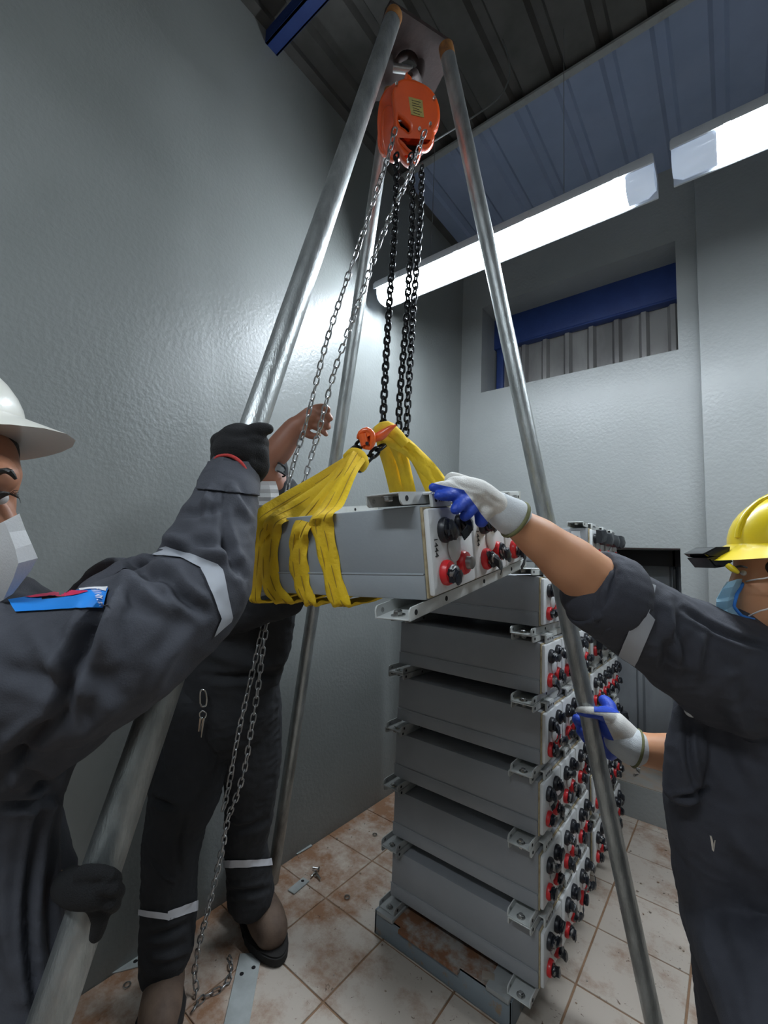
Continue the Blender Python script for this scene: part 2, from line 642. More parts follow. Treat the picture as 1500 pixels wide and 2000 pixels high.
def shell(name, src, planes, m, parent, off=0.0015, pick=None, thick=0.0):
    """a patch lying on a body: the piece of src between planes [(point, normal)...] (kept on the
    normal's side), pushed outward by off"""
    bm = bmesh.new()
    bm.from_mesh(src.data)
    pm = world_of(parent)
    bm.transform(pm)
    for p0, n in planes:
        bmesh.ops.bisect_plane(bm, geom=bm.verts[:] + bm.edges[:] + bm.faces[:], plane_co=p0, plane_no=n, clear_inner=True)
    if pick:
        bad = [f for f in bm.faces if not pick(f.calc_center_median(), f.normal)]
        bmesh.ops.delete(bm, geom=bad, context='FACES')
    bm.normal_update()
    for v in bm.verts:
        v.co += v.normal * off
    for f in bm.faces:
        f.material_index = 0
        f.smooth = True
    if thick:
        r = bmesh.ops.extrude_face_region(bm, geom=bm.faces[:])
        for v in r['geom']:
            if isinstance(v, bmesh.types.BMVert):
                v.co += v.normal * thick
    me = bpy.data.meshes.new(name)
    bm.transform(pm.inverted())
    bm.to_mesh(me)
    bm.free()
    me.materials.append(m)
    return link(name, me, parent)


def pxplane(x0, y0, x1, y1, side):
    "vertical cutting plane through the camera rays of two photo points; keeps the side of photo point side"
    a, b = ray(x0, y0), ray(x1, y1)
    n = a.cross(b).normalized()
    if n.dot(ray(*side)) < 0:
        n = -n
    return (CC.copy(), n)


from mathutils.bvhtree import BVHTree


def decal(name, src, rows, m, parent, off=0.002, sub=6):
    """cloth patch sewn on a garment: rows of photo points (equal length) laid on the surface of src"""
    me = src.data
    pm = world_of(parent)
    tree = BVHTree.FromPolygons([pm @ v.co for v in me.vertices], [tuple(p.vertices) for p in me.polygons])

    def res(a, n):
        out = []
        for i in range(len(a) - 1):
            for k in range(n):
                f = k / n
                out.append((a[i][0] * (1 - f) + a[i + 1][0] * f, a[i][1] * (1 - f) + a[i + 1][1] * f))
        return out + [a[-1]]
    rows = [res(r, sub) for r in rows]
    cols = [res([r[j] for r in rows], sub) for j in range(len(rows[0]))]
    mb = MB()
    V = []
    for c in cols:
        line = []
        for x, y in c:
            d = ray(x, y).normalized()
            hit = tree.ray_cast(CC, d)
            line.append(mb.bm.verts.new(hit[0] + hit[1] * off - d * off * .3) if hit[0] is not None else None)
        V.append(line)
    for a, b in zip(V, V[1:]):
        for i in range(len(a) - 1):
            q = (a[i], a[i + 1], b[i + 1], b[i])
            if None not in q:
                ds = max((u_.co - v_.co).length for u_, v_ in zip(q, q[1:] + q[:1]))
                if ds < .05:
                    mb.bm.faces.new(q)
    loose = [v for v in mb.bm.verts if not v.link_faces]
    bmesh.ops.delete(mb.bm, geom=loose, context='VERTS')
    return wobj(name, mb, m, parent, 180)


# ================================================================== ROOM
def structure(name, mb, m, smooth=0):
    return tag(obj(name, mb, m, None, smooth), kind='structure')


# floor: slab and tiles
mb = MB()
mb.box((XL - .1, YF - .1, -0.06), (XR + .1, YB + .1, -0.004))
floor = structure('floor', mb, M['grout'])
floor['label'] = 'dirty white tiled floor with brown grout and reddish mud'
T = 0.30
TX, TY = -0.4595, 2.3216
tm = []
for v in range(4):
    mb = MB()
    mb.box((0.0035, 0.0035, -0.006), (T - 0.0035, T - 0.0035, 0.0), 0.0012, seg=1)
    tm.append(mb.mesh('tile', M['tile'], 30))
rnd = random.Random(4)
ix0 = math.floor((XL - TX) / T)
for i in range(ix0, ix0 + 11):
    for j in range(-9, 3):
        x, y = TX + i * T, TY + j * T
        x0, x1 = max(x, XL), x + T
        y0, y1 = y, min(y + T, YB)
        if y1 - y0 < 0.02:
            continue
        if x0 > x or y1 < y + T:
            mb = MB()
            mb.box((x0 - x + .0025, .0025, -0.006), (T - .0025, y1 - y - .0025, 0.0), 0.0012, seg=1)
            me = mb.mesh('tile', M['tile'], 30)
        else:
            me = tm[rnd.randrange(4)]
        o = link('tile', me, floor, Matrix.Translation((x, y, rnd.uniform(-0.0012, 0.0004))) @
                 Matrix.Rotation(rnd.uniform(-.002, .002), 4, 'X'))

# left wall, back wall with window and door opening, others
mb = MB()
mb.box((XL - 0.15, YF - .1, -0.06), (XL, YB + 0.3, ZC + 0.3))
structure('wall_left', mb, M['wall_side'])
WX0, WX1, WZ0, WZ1 = -1.474, -0.207, 2.70, 3.39
DX0, DX1, DZ0, DZ1 = -1.05, -0.226, 0.177, 1.523
TH = 0.30
mb = MB()
x_edges = [XL, WX0, DX0, WX1 - .0, DX1, XR + .1]


def wallpiece(x0, x1, z0, z1, th=TH):
    mb.box((x0, YB, z0), (x1, YB + th, z1))


wallpiece(XL, XR + .1, -0.06, DZ0, 0.5)
wallpiece(XL, DX0, DZ0, DZ1)
wallpiece(DX1, XR + .1, DZ0, DZ1)
wallpiece(XL, XR + .1, DZ1, WZ0)
wallpiece(XL, WX0, WZ0, WZ1)
wallpiece(WX1, XR + .1, WZ0, WZ1)
wallpiece(XL, XR + .1, WZ1, ZC + .3)
structure('wall_back', mb, M['wall'])
# pilaster beside the window
PX = -0.0729 * CAMH
mb = MB()
mb.box((PX, YB - 0.07, -0.02), (XR, YB + 0.001, ZC + .2), 0.006)
structure('trim_1', mb, M['wall'], 30)
mb = MB()
mb.box((XR, YF - .1, -0.06), (XR + .15, YB + .3, ZC + .3))
structure('wall_right', mb, M['wall'])
mb = MB()
mb.box((XL - .15, YF - .15, -0.06), (XR + .15, YF, ZC + .3))
structure('wall_front', mb, M['wall'])
# dusty ledge under the opening in the back wall
mb = MB()
mb.box((DX0, YB + 0.004, DZ0 - .01), (DX1, YB + 0.5, DZ0 + 0.004))
structure('trim_2', mb, M['ledge'])


# corrugated sheet profile
def corrugated(x0, x1, pitch, h, rib, top, axis_len, name_idx=0):
    "profile points (u, h) of a trapezoid sheet from x0 to x1"
    pts = []
    u = x0
    while u < x1 - 1e-6:
        a = [(u, 0), (u + pitch - rib - 2 * top, 0), (u + pitch - rib - top, h), (u + pitch - top, h)]
        for q in a:
            if q[0] <= x1:
                pts.append(q)
        u += pitch
    pts.append((x1, 0))
    return pts


def sheet_mb(pts, f0, f1, th=0.0015):
    "extrude a profile between two mapping functions"
    mb = MB()
    top = [(mb.bm.verts.new(f0(u, h)), mb.bm.verts.new(f1(u, h))) for u, h in pts]
    bot = [(mb.bm.verts.new(f0(u, h + th)), mb.bm.verts.new(f1(u, h + th))) for u, h in pts]
    for g in (top, bot):
        for a, b in zip(g, g[1:]):
            mb.bm.faces.new((a[0], b[0], b[1], a[1]))
    for k in (0, 1):
        for (a, c), (b, d) in zip(zip(top, bot), zip(top[1:], bot[1:])):
            mb.bm.faces.new((a[k], b[k], d[k], c[k]))
    return mb


# roof: sheets with ribs running along Y, each sheet its own piece
ceil = MB()
ceil.box((XL - .1, YF - .1, ZC + 0.12), (XR + .1, YB + .3, ZC + 0.16))
ceiling = structure('ceiling', ceil, M['black'])
ceiling['label'] = 'dusty ribbed metal roof on blue purlins'
YJ = 2.06
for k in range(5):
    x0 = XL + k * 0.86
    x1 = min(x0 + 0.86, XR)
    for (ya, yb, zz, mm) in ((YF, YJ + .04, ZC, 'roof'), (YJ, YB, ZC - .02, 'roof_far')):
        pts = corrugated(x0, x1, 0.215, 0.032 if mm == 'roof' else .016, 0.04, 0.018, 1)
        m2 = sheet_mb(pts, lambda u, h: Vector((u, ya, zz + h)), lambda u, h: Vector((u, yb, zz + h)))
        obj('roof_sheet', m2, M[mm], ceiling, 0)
mb = MB()
mb.box((XL, YJ - .022, ZC - 0.026), (XR, YJ + .022, ZC - 0.021), 0.001, seg=1)
mb.box((XL, YJ - .023, ZC - 0.034), (XR, YJ - .021, ZC - 0.021))
obj('joint_strip', mb, M['rail_dark'], ceiling)
# purlins: folded blue channels under the sheets
for (yp, z0) in ((1.02, 3.80), (-0.7, 3.80)):
    mb = MB()
    mb.box((XL, yp, z0), (XR, yp + 0.012, ZC - .03))
    mb.box((XL, yp, z0), (XR, yp + 0.07, z0 + 0.006), 0.001, seg=1)
    mb.box((XL, yp + .062, z0), (XR, yp + 0.07, z0 + 0.02))
    obj('purlin', mb, M['blue_steel'], ceiling)
# dark gap strip along the left wall head
mb = MB()
mb.box((XL, YF, ZC - 0.03), (XL + 0.05, YB, ZC + 0.0))
structure('trim_3', mb, M['roof'])

# window: recessed opening closed by the outer sheet, with blue steel
mb = MB()
YW = YB + TH
mb.box((WX0 - .02, YW + .012, WZ0 - .05), (WX1 + .05, YW + .03, WZ1 + .05))
win = structure('window_1', mb, M['sheet'])
win['label'] = 'high window opening closed by ribbed metal sheeting and blue steel'
u = WX0 + 0.03
k = 0
while u < WX1 + .02:
    pts = [(u, 0), (u + .018, -.03), (u + .045, -.03), (u + .063, 0), (u + .165, 0)]
    o = sheet_mb(pts, lambda a, h: Vector((a, YW + h + .006, WZ0 - .06)), lambda a, h: Vector((a, YW + h + .006, WZ1)))
    obj('metal_panel', o, M['sheet'], win, 0)
    u += 0.166
mb = MB()
mb.box((WX0 - .1, YW - .075, WZ0 + .455), (WX1 + .1, YW - .035, WZ1 + .04), 0.002)
mb.box((WX0 - .1, YW - .075, WZ0 + .44), (WX1 + .1, YW - .004, WZ0 + .456), 0.001)
obj('steel_beam', mb, M['blue_steel'], win)
mb = MB()
mb.box((WX0 + 0.012, YW - .05, WZ0 - .1), (WX0 + 0.07, YW - .004, WZ1), 0.002)
obj('steel_post', mb, M['blue_steel'], win)

# low door opening with outer metal sheets
YD = YB + 0.42
mb = MB()
mb.box((DX0 - .3, YD + .03, DZ0 - .1), (DX1 + .3, YD + .05, DZ1 + .2))
door = structure('door_1', mb, M['sheet_door'])
door['label'] = 'low opening in back wall closed by grey metal sheets in a black frame'
u = DX0 - .2
for wd in (0.42, 0.31, 0.20, 0.14, 0.3):
    pts = [(u, 0), (u + .012, -.022), (u + .035, -.022), (u + .047, 0), (u + wd - .003, 0)]
    o = sheet_mb(pts, lambda a, h: Vector((a, YD + h + .02, DZ0 - .05)), lambda a, h: Vector((a, YD + h + .02, DZ1 + .1)))
    obj('metal_panel', o, M['sheet_door'], door, 0)
    u += wd
mb = MB()
mb.box((DX0 - .1, YB + TH, DZ1 - .10), (DX1 + .2, YB + TH + .05, DZ1 + .05), 0.002)
mb.box((DX1 - .065, YB + TH, DZ0), (DX1 - .05, YB + TH + .03, DZ1), 0.001)
obj('frame', mb, M['black'], door)
mb = MB()
mb.box((DX1 - .04, YD - .01, DZ0), (DX1 + .1, YD + .005, DZ1 - .3))
obj('side_strip', mb, M['sheet'], door)
mb = MB()
mb.box((DX0 - .02, YB - .004, DZ1 - .004), (DX1, YB + .02, DZ1 + .003))
obj('chipped_edge', mb, M['rust'], door)


# ================================================================== LIGHT FIXTURES
def lamp(name, x0, x1, y, z, label, dark0=0.1, dark1=0.12):
    t = empty(name, (x0, y, z))
    tag(t, label, 'light fixture', 'tube light fixtures in a row')
    L = x1 - x0
    R0 = 0.062
    prof = [(-R0, .03), (-R0, 0.0), (-R0 * .8, -.04), (-R0 * .35, -.058), (R0 * .35, -.058), (R0 * .8, -.04), (R0, 0.0), (R0, .03)]

    def seg(a, b, taper0=1, taper1=1):
        m = MB()
        steps = [(a, taper0)] + ([(a + .03, 1)] if taper0 < 1 else []) + ([(b - .03, 1)] if taper1 < 1 else []) + [(b, taper1)]
        rings = [[m.bm.verts.new((s, p[0] * k, p[1] * (k if p[1] < 0 else 1))) for p in prof] for s, k in steps]
        for r0, r1 in zip(rings, rings[1:]):
            for i in range(len(prof) - 1):
                m.bm.faces.new((r0[i], r0[i + 1], r1[i + 1], r1[i]))
        m.bm.faces.new(rings[0])
        m.bm.faces.new(rings[-1][::-1])
        return m
    mb = MB()
    mb.box((0, -R0 - .006, .0285), (L, R0 + .006, .06), 0.008)
    mb.box((0, -R0 - .0105, .012), (L, -R0 - .0015, .045), 0.002)
    mb.box((0, R0 + .0015, -.040), (L, R0 + .0105, .045), 0.002)  # deeper rear lip, shaped to keep direct light off the upper back wall
    for cx in (L * .12, L * .38, L * .64, L * .9):
        mb.box((cx, -R0 - .013, .012), (cx + .02, -R0 - .009, .045), 0.001)
        mb.box((cx, R0 + .009, .012), (cx + .02, R0 + .013, .045), 0.001)
    obj('housing', mb, M['lamp_house'], t)
    obj('diffuser', seg(dark0, L - dark1), M['lamp_on'], t, 40)
    obj('end_cover', seg(0.002, dark0 - .001, .72, 1), M['lamp_end'], t, 40)
    obj('end_cover', seg(L - dark1 + .001, L - .002, 1, .72), M['lamp_end'], t, 40)
    mb = MB()
    for cx in (L * .25, L * .75):
        mb.tube([(cx, 0, .055), (cx, 0, ZC - z + .02)], 0.0015, 6)
    obj('hanger', mb, M['cable'], t)
    return t


lamp('tube_light', -1.585, -0.186, 1.87, 2.945, 'long lit tube light hung near the left wall, seen whole', 0.02, 0.10)
lamp('tube_light', -0.133, 1.20, 1.87, 2.965, 'lit tube light cut by the right edge of the view', 0.14, 0.1)
lamp('tube_light', -0.9, 0.5, -0.9, 3.0, 'added tube light behind the viewer, unseen fill over the front part of the room', 0.05, 0.05)  # added lamp out of view, brightens the floor and the lower room

# cable hanging from the roof
mb = MB()
cp = [P(955, 5, 2.1), P(975, 60, 2.1), P(992, 110, 2.08), P(994, 152, 2.05), P(975, 190, 2.02), P(925, 228, 1.98), P(870, 262, 1.93), P(835, 284, 1.9)]
q, _ = crom(cp, [1] * len(cp), .03)
mb.tube(q, 0.0035, 6)
tag(obj('roof_cable', mb, M['cable']), 'thin grey cable drooping from the roof behind the tripod', 'cable')

# ================================================================== TRIPOD AND HOIST
PLZ = 3.20
top1 = at(768, 35, 2, PLZ)
top2 = Vector((-0.985, 1.165, PLZ))
top3 = at(872, 98, 2, PLZ)
_n = ray(768, 35).cross(ray(232, 1600))
_bx = -0.72
base1 = Vector((_bx, (_n.z * CAMH - _n.x * _bx) / _n.y, 0))
base2 = Vector((-1.595, 1.334, 0))
base3 = Vector((-0.209, 1.657, 0))
trip = empty('tripod', ((base1 + base2 + base3) / 3))
tag(trip, 'tall lifting tripod of three galvanised pipes under a rusty steel top plate', 'tripod')


def pole(a, b, r, nm):
    L = (b - a).length
    z = (b - a).normalized()
    x = z.orthogonal().normalized()
    y = z.cross(x)
    m = MB()
    rr = random.Random(nm)
    pts, rad = [], []
    n = 60
    for i in range(n + 1):
        pts.append((0, 0, L * i / n))
        rad.append(r * (1 + rr.uniform(-.006, .006)))
    m.tube(pts, rad, 28)
    m.mi = 1
    m.tube([(0, 0, L - .03), (0, 0, L + .012)], r * 1.02, 28)
    me = m.mesh('leg', [M['galv'], M['rust_orange']], 40)
    me.transform(world_of(trip).inverted() @ basis(a, x, y, z))
    return link('leg', me, trip)


pole(base1, top1, 0.028, 1)
pole(base2, top2, 0.0255, 2)
pole(base3, top3, 0.0255, 3)
mb = MB()
pl = [at(757, 2, 2, PLZ + .03), at(893, 92, 2, PLZ + .03), at(846, 186, 2, PLZ + .03), at(728, 200, 2, PLZ + .03), at(722, 150, 2, PLZ + .03)]
# plate with a round hole: ring of quads between the outline and the hole
hc = at(795, 122, 2, PLZ + .03)
hr = 0.042
NH = 40
outer, inner = [], []
for k in range(NH):
    a = 2 * pi * k / NH
    d = Vector((cos(a), sin(a), 0))
    best = None
    for p0, p1 in zip(pl, pl[1:] + pl[:1]):
        e = p1 - p0
        den = d.x * e.y - d.y * e.x
        if abs(den) < 1e-9:
            continue
        t = ((p0.x - hc.x) * e.y - (p0.y - hc.y) * e.x) / den
        s = ((p0.x - hc.x) * d.y - (p0.y - hc.y) * d.x) / den
        if t > 0 and -1e-6 <= s <= 1 + 1e-6 and (best is None or t < best):
            best = t
    outer.append(hc + d * (best or .1))
    inner.append(hc + d * hr)
for z0 in (0.0, 0.014):
    vo = [mb.bm.verts.new(p + Vector((0, 0, z0))) for p in outer]
    vi = [mb.bm.verts.new(p + Vector((0, 0, z0))) for p in inner]
    if z0 == 0:
        lo = (vo, vi)
    for k in range(NH):
        k2 = (k + 1) % NH
        mb.bm.faces.new((vo[k], vo[k2], vi[k2], vi[k]))
hi = (vo, vi)
for a, b in zip(lo, hi):
    for k in range(NH):
        k2 = (k + 1) % NH
        mb.bm.faces.new((a[k], a[k2], b[k2], b[k]))
wobj('top_plate', mb, M['rust'], trip, 30)

# hoist: outline read on an upright plane turned to the room
HC = P(800, 235, 1.44)
HN = Vector((CF.x, CF.y, 0)).normalized()
HN = (HN + Vector((0, 0, 0.35))).normalized()
HX = Vector((0, 0, 1)).cross(-HN).normalized()
HY = (-HN).cross(HX).normalized()
hoist = empty('chain_hoist', HC)
tag(hoist, 'orange enamelled chain hoist hanging under the tripod plate', 'hoist')


def h2(x, y, off=0.0):
    p = onpl(x, y, HC + HN * off, HN) - (HC + HN * off)
    return (p.dot(HX), p.dot(HY))


def hplate(name, poly, off, thick, m, holes=(), bev=0.004, parent=hoist):
    c = bpy.data.curves.new('c', 'CURVE')
    c.dimensions = '2D'
    c.fill_mode = 'BOTH'
    c.extrude = thick / 2 - bev
    c.bevel_depth = bev
    c.bevel_resolution = 2
    for pg in (poly,) + tuple(holes):
        q = [h2(*p, off) for p in pg]
        s = c.splines.new('BEZIER')
        s.bezier_points.add(len(q) - 1)
        hd = 'VECTOR' if len(q) == 4 else 'AUTO'
        for b, v in zip(s.bezier_points, q):
            b.co = (v[0], v[1], 0)
            b.handle_left_type = b.handle_right_type = hd
        s.use_cyclic_u = True
        s.resolution_u = 4
    o = bpy.data.objects.new('c', c)
    COL.objects.link(o)
    dg = bpy.context.evaluated_depsgraph_get()
    dg.update()
    me = bpy.data.meshes.new_from_object(o.evaluated_get(dg))
    bpy.data.objects.remove(o)
    me.materials.clear()
    me.materials.append(m)
    me.name = name
    shade(me, 40)
    me.transform(world_of(parent).inverted() @ basis(HC + HN * (off + thick / 2), HX, HY, -HN))
    return link(name, me, parent)


def c2(l):
    "points read in a 1500x2000 enlargement of the hoist"
    return [(680 + a / 6.25, 100 + b / 6.25) for a, b in l]


front = c2([(575, 470), (640, 380), (740, 365), (880, 410), (985, 480), (1060, 600), (1088, 760), (1070, 880), (1025, 960), (1010, 1080), (940, 1140), (880, 1120),
            (850, 1250), (770, 1330), (700, 1300), (640, 1180), (600, 1040), (590, 960), (590, 780), (575, 620)])
hole = c2([(604, 730), (650, 755), (725, 815), (785, 895), (748, 1015), (670, 965), (606, 915)])
hole2 = c2([(600, 1060), (660, 1100), (730, 1180), (790, 1250), (740, 1262), (660, 1200)])
hplate('front_cover', front, 0.0, 0.04, M['hoist'], (hole, hole2), 0.01)
mb = MB()
mb.mi = 0
mb.prism([h2(*p) for p in c2([(610, 480), (960, 520), (1040, 760), (980, 1050), (850, 1150), (660, 1180), (610, 1000)])], 0.05, basis(HC + HN * 0.09, HX, HY, -HN), 0.004)
wobj('gear_case', mb, M['darkhole'], hoist)
back = c2([(440, 520), (540, 420), (640, 380), (760, 400), (700, 640), (560, 660), (480, 670), (460, 900), (520, 1150), (470, 1230), (400, 1180), (380, 980), (385, 720)])
hplate('back_cover', back, 0.06, 0.03, M['hoist'], (), 0.006)
hplate('hand_wheel_guard', c2([(470, 680), (540, 700), (560, 860), (520, 1000), (600, 1020), (640, 1180), (600, 1290), (500, 1270), (440, 1130), (430, 880)]), 0.045, 0.03, M['hoist'], (), 0.006)
# label with rows of small print
hplate('label_plate', c2([(738, 555), (905, 600), (925, 805), (770, 768)]), -0.0025, 0.003, M['plate_label'], (), 0.0005)
mb = MB()
for r in range(6):
    y0 = 605 + r * 30
    a, b = h2(680 + (775 + r * 4) / 6.25, 100 + y0 / 6.25), h2(680 + (885 + r * 3 - 25 * (r % 2)) / 6.25, 100 + (y0 + 28) / 6.25)
    o0 = HC + HN * (-0.0030)
    p0, p1 = o0 + HX * a[0] + HY * a[1], o0 + HX * b[0] + HY * b[1]
    mb.tube([p0, p1], 0.0009, 4)
wobj('label_print', mb, M['print_black'], hoist)
mb = MB()
for (a, b) in ((590, 415), (1048, 590), (870, 965), (730, 1340), (1000, 905)):
    v = h2(680 + a / 6.25, 100 + b / 6.25)
    c = HC + HX * v[0] + HY * v[1]
    mb.tube([c + HN * .03, c - HN * 0.010], 0.0055, 6)
    mb.tube([c - HN * .010, c - HN * 0.016], 0.003, 8)
wobj('nut', mb, M['chrome'], hoist)
# upper hook: shank, swivel lug and dark hook through the plate
mb = MB()
v = h2(797, 160)
c = HC + HX * v[0] + HY * v[1] + HN * .03
mb.tube([c - Vector((0, 0, .03)), c + Vector((0, 0, .015)), c + Vector((0, 0, .05))], [.020, .017, .010], 14)
wobj('hook_lug', mb, M['hoist'], hoist)
mb = MB()
c0 = c + Vector((0, 0, .04))
R_ = 0.045
hcv = Vector((hc.x, hc.y, PLZ + .01))
pts = []
ax = (hcv - c0).normalized()
sd = HX
pts = [c0, c0 + Vector((0, 0, .02)) + sd * .02, hcv + sd * .045 - Vector((0, 0, .05)), hcv + sd * .05 + Vector((0, 0, .02)), hcv + sd * .01 + Vector((0, 0, .055)),
       hcv - sd * .035 + Vector((0, 0, .03)), hcv - sd * .04 - Vector((0, 0, .01))]
q, r = crom(pts, [.010, .012, .015, .016, .016, .013, .005], .01)
mb.tube(q, r, 12)
wobj('top_hook', mb, M['rust'], hoist)
mb = MB()
mb.tube([hcv - sd * .05 + Vector((0, 0, -.005)), hcv + sd * .02 + Vector((0, 0, -.012))], .014, 16)
wobj('hook_pin', mb, M['galv'], hoist)


# ------------------------------------------------------------------ chains
def link_mesh(name, pitch, wire, width, m):
    mb = MB()
    hl = pitch / 2 + wire * .9 - width
    pts = []
    for k in range(7):
        a = -pi / 2 + pi * k / 6
        pts.append((width * sin(a), 0, hl + width * cos(a)))
    for k in range(7):
        a = pi / 2 + pi * k / 6
        pts.append((width * sin(a), 0, -hl + width * cos(a)))
    mb.tube(pts, wire, 6, closed=True)
    return mb.mesh(name, m, 60)


def chain(t, me, pts, pitch, twist=0.0, jit=0.0, seed=1):
    q, _ = crom(pts, [1] * len(pts), 0.004)
    inv = world_of(t).inverted()
    rr = random.Random(seed)
    acc, i, pos = 0.0, 0, [q[0]]
    nxt = pitch
    for a, b in zip(q, q[1:]):
        L = (b - a).length
        while acc + L >= nxt:
            pos.append(a + (b - a) * ((nxt - acc) / L))
            nxt += pitch
        acc += L
    s = None
    for k, (a, b) in enumerate(zip(pos, pos[1:])):
        z = (b - a).normalized()
        if s is None:
            s = z.cross(CF).normalized()
        s = (s - z * s.dot(z)).normalized()
        ang = (pi / 2 if k % 2 else 0) + twist + rr.uniform(-jit, jit)
        x = s * cos(ang) + z.cross(s) * sin(ang)
        y = z.cross(x)
        link('link', me, t, inv @ basis((a + b) / 2, x, y, z))
    return pos


LOADL = link_mesh('link', 0.0225, 0.0036, 0.0085, M['chain_dark'])
HANDL = link_mesh('link', 0.0250, 0.0026, 0.0075, M['chain'])
SLNGL = link_mesh('link', 0.0245, 0.0042, 0.0095, M['chain_dark'])
t = empty('load_chain', P(750, 830, 1.17))
tag(t, 'black load chain running straight down from the hoist to the orange hook', 'chain', 'chains hanging from the hoist')
chain(t, LOADL, [P(774, 300, 1.45), P(772, 420, 1.38), P(760, 600, 1.28), P(751, 760, 1.19), P(748, 838, 1.155)], 0.0225, .5)
t = empty('load_chain', P(785, 855, 1.25))
tag(t, 'black slack chain hanging as a narrow loop right of the hook', 'chain', 'chains hanging from the hoist')
chain(t, LOADL, [P(803, 300, 1.45), P(805, 420, 1.42), P(795, 600, 1.36), P(782, 760, 1.30), P(779, 825, 1.28), P(780, 848, 1.27), P(786, 857, 1.27), P(792, 848, 1.27),
                 P(795, 825, 1.28), P(798, 760, 1.30), P(808, 600, 1.36), P(821, 420, 1.42), P(824, 320, 1.45)], 0.0225, .5)
t = empty('hand_chain', P(380, 1930, 1.40))
tag(t, 'long shiny zinc hand chain looping from the hoist past the raised bare hand', 'chain', 'chains hanging from the hoist')
chain(t, HANDL, [P(772, 250, 1.40), P(757, 310, 1.40), P(735, 375, 1.39), P(700, 480, 1.38), P(668, 575, 1.37), P(640, 660, 1.36), P(618, 745, 1.35), P(597, 830, 1.35), P(575, 900, 1.38), P(556, 980, 1.40),
                 P(540, 1080, 1.42), P(524, 1175, 1.40), P(503, 1270, 1.38), P(482, 1360, 1.36), P(462, 1450, 1.36), P(448, 1530, 1.36), P(434, 1590, 1.37)], 0.0250, .4, .35, 1)
chain(t, HANDL, [P(830, 255, 1.40), P(815, 300, 1.40), P(798, 345, 1.39), P(765, 415, 1.39), P(735, 490, 1.38), P(712, 560, 1.37), P(683, 640, 1.36), P(655, 720, 1.36), P(636, 790, 1.35), P(622, 845, 1.35),
                 P(603, 910, 1.38), P(580, 1000, 1.42), P(555, 1090, 1.43), P(530, 1175, 1.41), P(515, 1260, 1.37), P(503, 1350, 1.35), P(490, 1430, 1.34), P(478, 1500, 1.34), P(462, 1555, 1.34), P(446, 1595, 1.35), P(436, 1650, 1.36),
                 P(420, 1720, 1.37), P(403, 1790, 1.38), P(388, 1850, 1.39), P(380, 1900, 1.39), P(384, 1935, 1.385), P(376, 1975, 1.37)], 0.0250, .1, .35, 2)
# last coil on the floor
zf = Vector((0, 0, .006))
chain(t, HANDL, [at(376, 1975, 2, .008), at(395, 1950, 2, .006), at(440, 1925, 2, .006), at(452, 1885, 2, .006), at(440, 1860, 2, .006)], 0.0250, .1, .3, 3)

# ================================================================== BATTERY MODULES
BL, BW, BH = 0.57, 0.56, 0.165
CW = BW / 3


def cover_mesh():
    mb = MB()
    mb.box((0.0, 0.004, 0.006), (0.014, CW - .004, BH - .006), 0.006)
    return mb.mesh('cell_cover', M['cover'], 40)


def seal_mesh():
    mb = MB()
    mb.box((-0.002, 0.0015, 0.003), (0.003, CW - .0015, BH - .003), 0.001, seg=1)
    return mb.mesh('seal', M['seal'], 40)


def post_mesh(kind, seed):
    rr = random.Random(seed)
    mb = MB()
    ry = Matrix.Rotation(pi / 2, 4, 'Y')
    mb.mi = 0
    mb.lathe([(0, 0), (.0225, 0), (.0235, .006), (.0205, .012), (.013, .013), (.013, .010)], 20, ry)
    mb.mi = 1
    mb.lathe([(.013, .010), (.0125, .022), (.010, .024), (0, .024)], 16, ry)
    return mb.mesh(kind, [M['red'] if 'red' in kind else M['blackp'], M['lead']], 40)


def tape_mesh(seed, style):
    rr = random.Random(seed)
    mb = MB()
    n, k = 9, 12
    rings = []
    tipx = 0.034 if style else 0.026
    for i in range(n):
        f = i / (n - 1)
        rad = (0.0148 if style else .0175) * (1 - 0.25 * f) * (1 if i < n - 1 else .35)
        ring = []
        for j in range(k):
            a = 2 * pi * j / k
            r = rad * (1 + rr.uniform(-.22, .3))
            ring.append(mb.bm.verts.new((.008 + f * tipx * .7, r * cos(a) + f * rr.uniform(-.002, .002), r * sin(a) * 1.15 - f * f * .010 * style)))
        rings.append(ring)
    for a, b in zip(rings, rings[1:]):
        for j in range(k):
            mb.bm.faces.new((a[j], a[(j + 1) % k], b[(j + 1) % k], b[j]))
    mb.bm.faces.new(rings[-1])
    if style == 2:     # loose tail of tape
        pts = [(.022, 0, -.004), (.028, .003, -.018), (.026, .006, -.034), (.020, .009, -.046)]
        for s0, s1 in zip(pts, pts[1:]):
            a, b = Vector(s0), Vector(s1)
            w_ = Vector((0, .008, 0))
            vs = [mb.bm.verts.new(x) for x in (a - w_, a + w_, b + w_, b - w_, a - w_ + Vector((.002, 0, 0)), a + w_ + Vector((.002, 0, 0)), b + w_ + Vector((.002, 0, 0)), b - w_ + Vector((.002, 0, 0)))]
            for f in ((0, 1, 2, 3), (4, 7, 6, 5), (0, 3, 7, 4), (1, 5, 6, 2)):
                mb.bm.faces.new([vs[i] for i in f])
    return mb.mesh('tape_wrap', M['tape'], 25)


def case_mesh(m):
    mb = MB()
    mb.box((-BL, 0.0, 0.0), (-0.002, BW, 0.045), 0.004)
    mb.box((-BL + .002, 0.0025, 0.043), (-0.002, BW - .0025, BH), 0.004)
    # weld bead above the tray lip
    mb.tube([(-BL, 0.0015, 0.045), (-0.004, 0.0015, 0.045)], 0.0022, 8)
    return mb.mesh('case', m, 40)


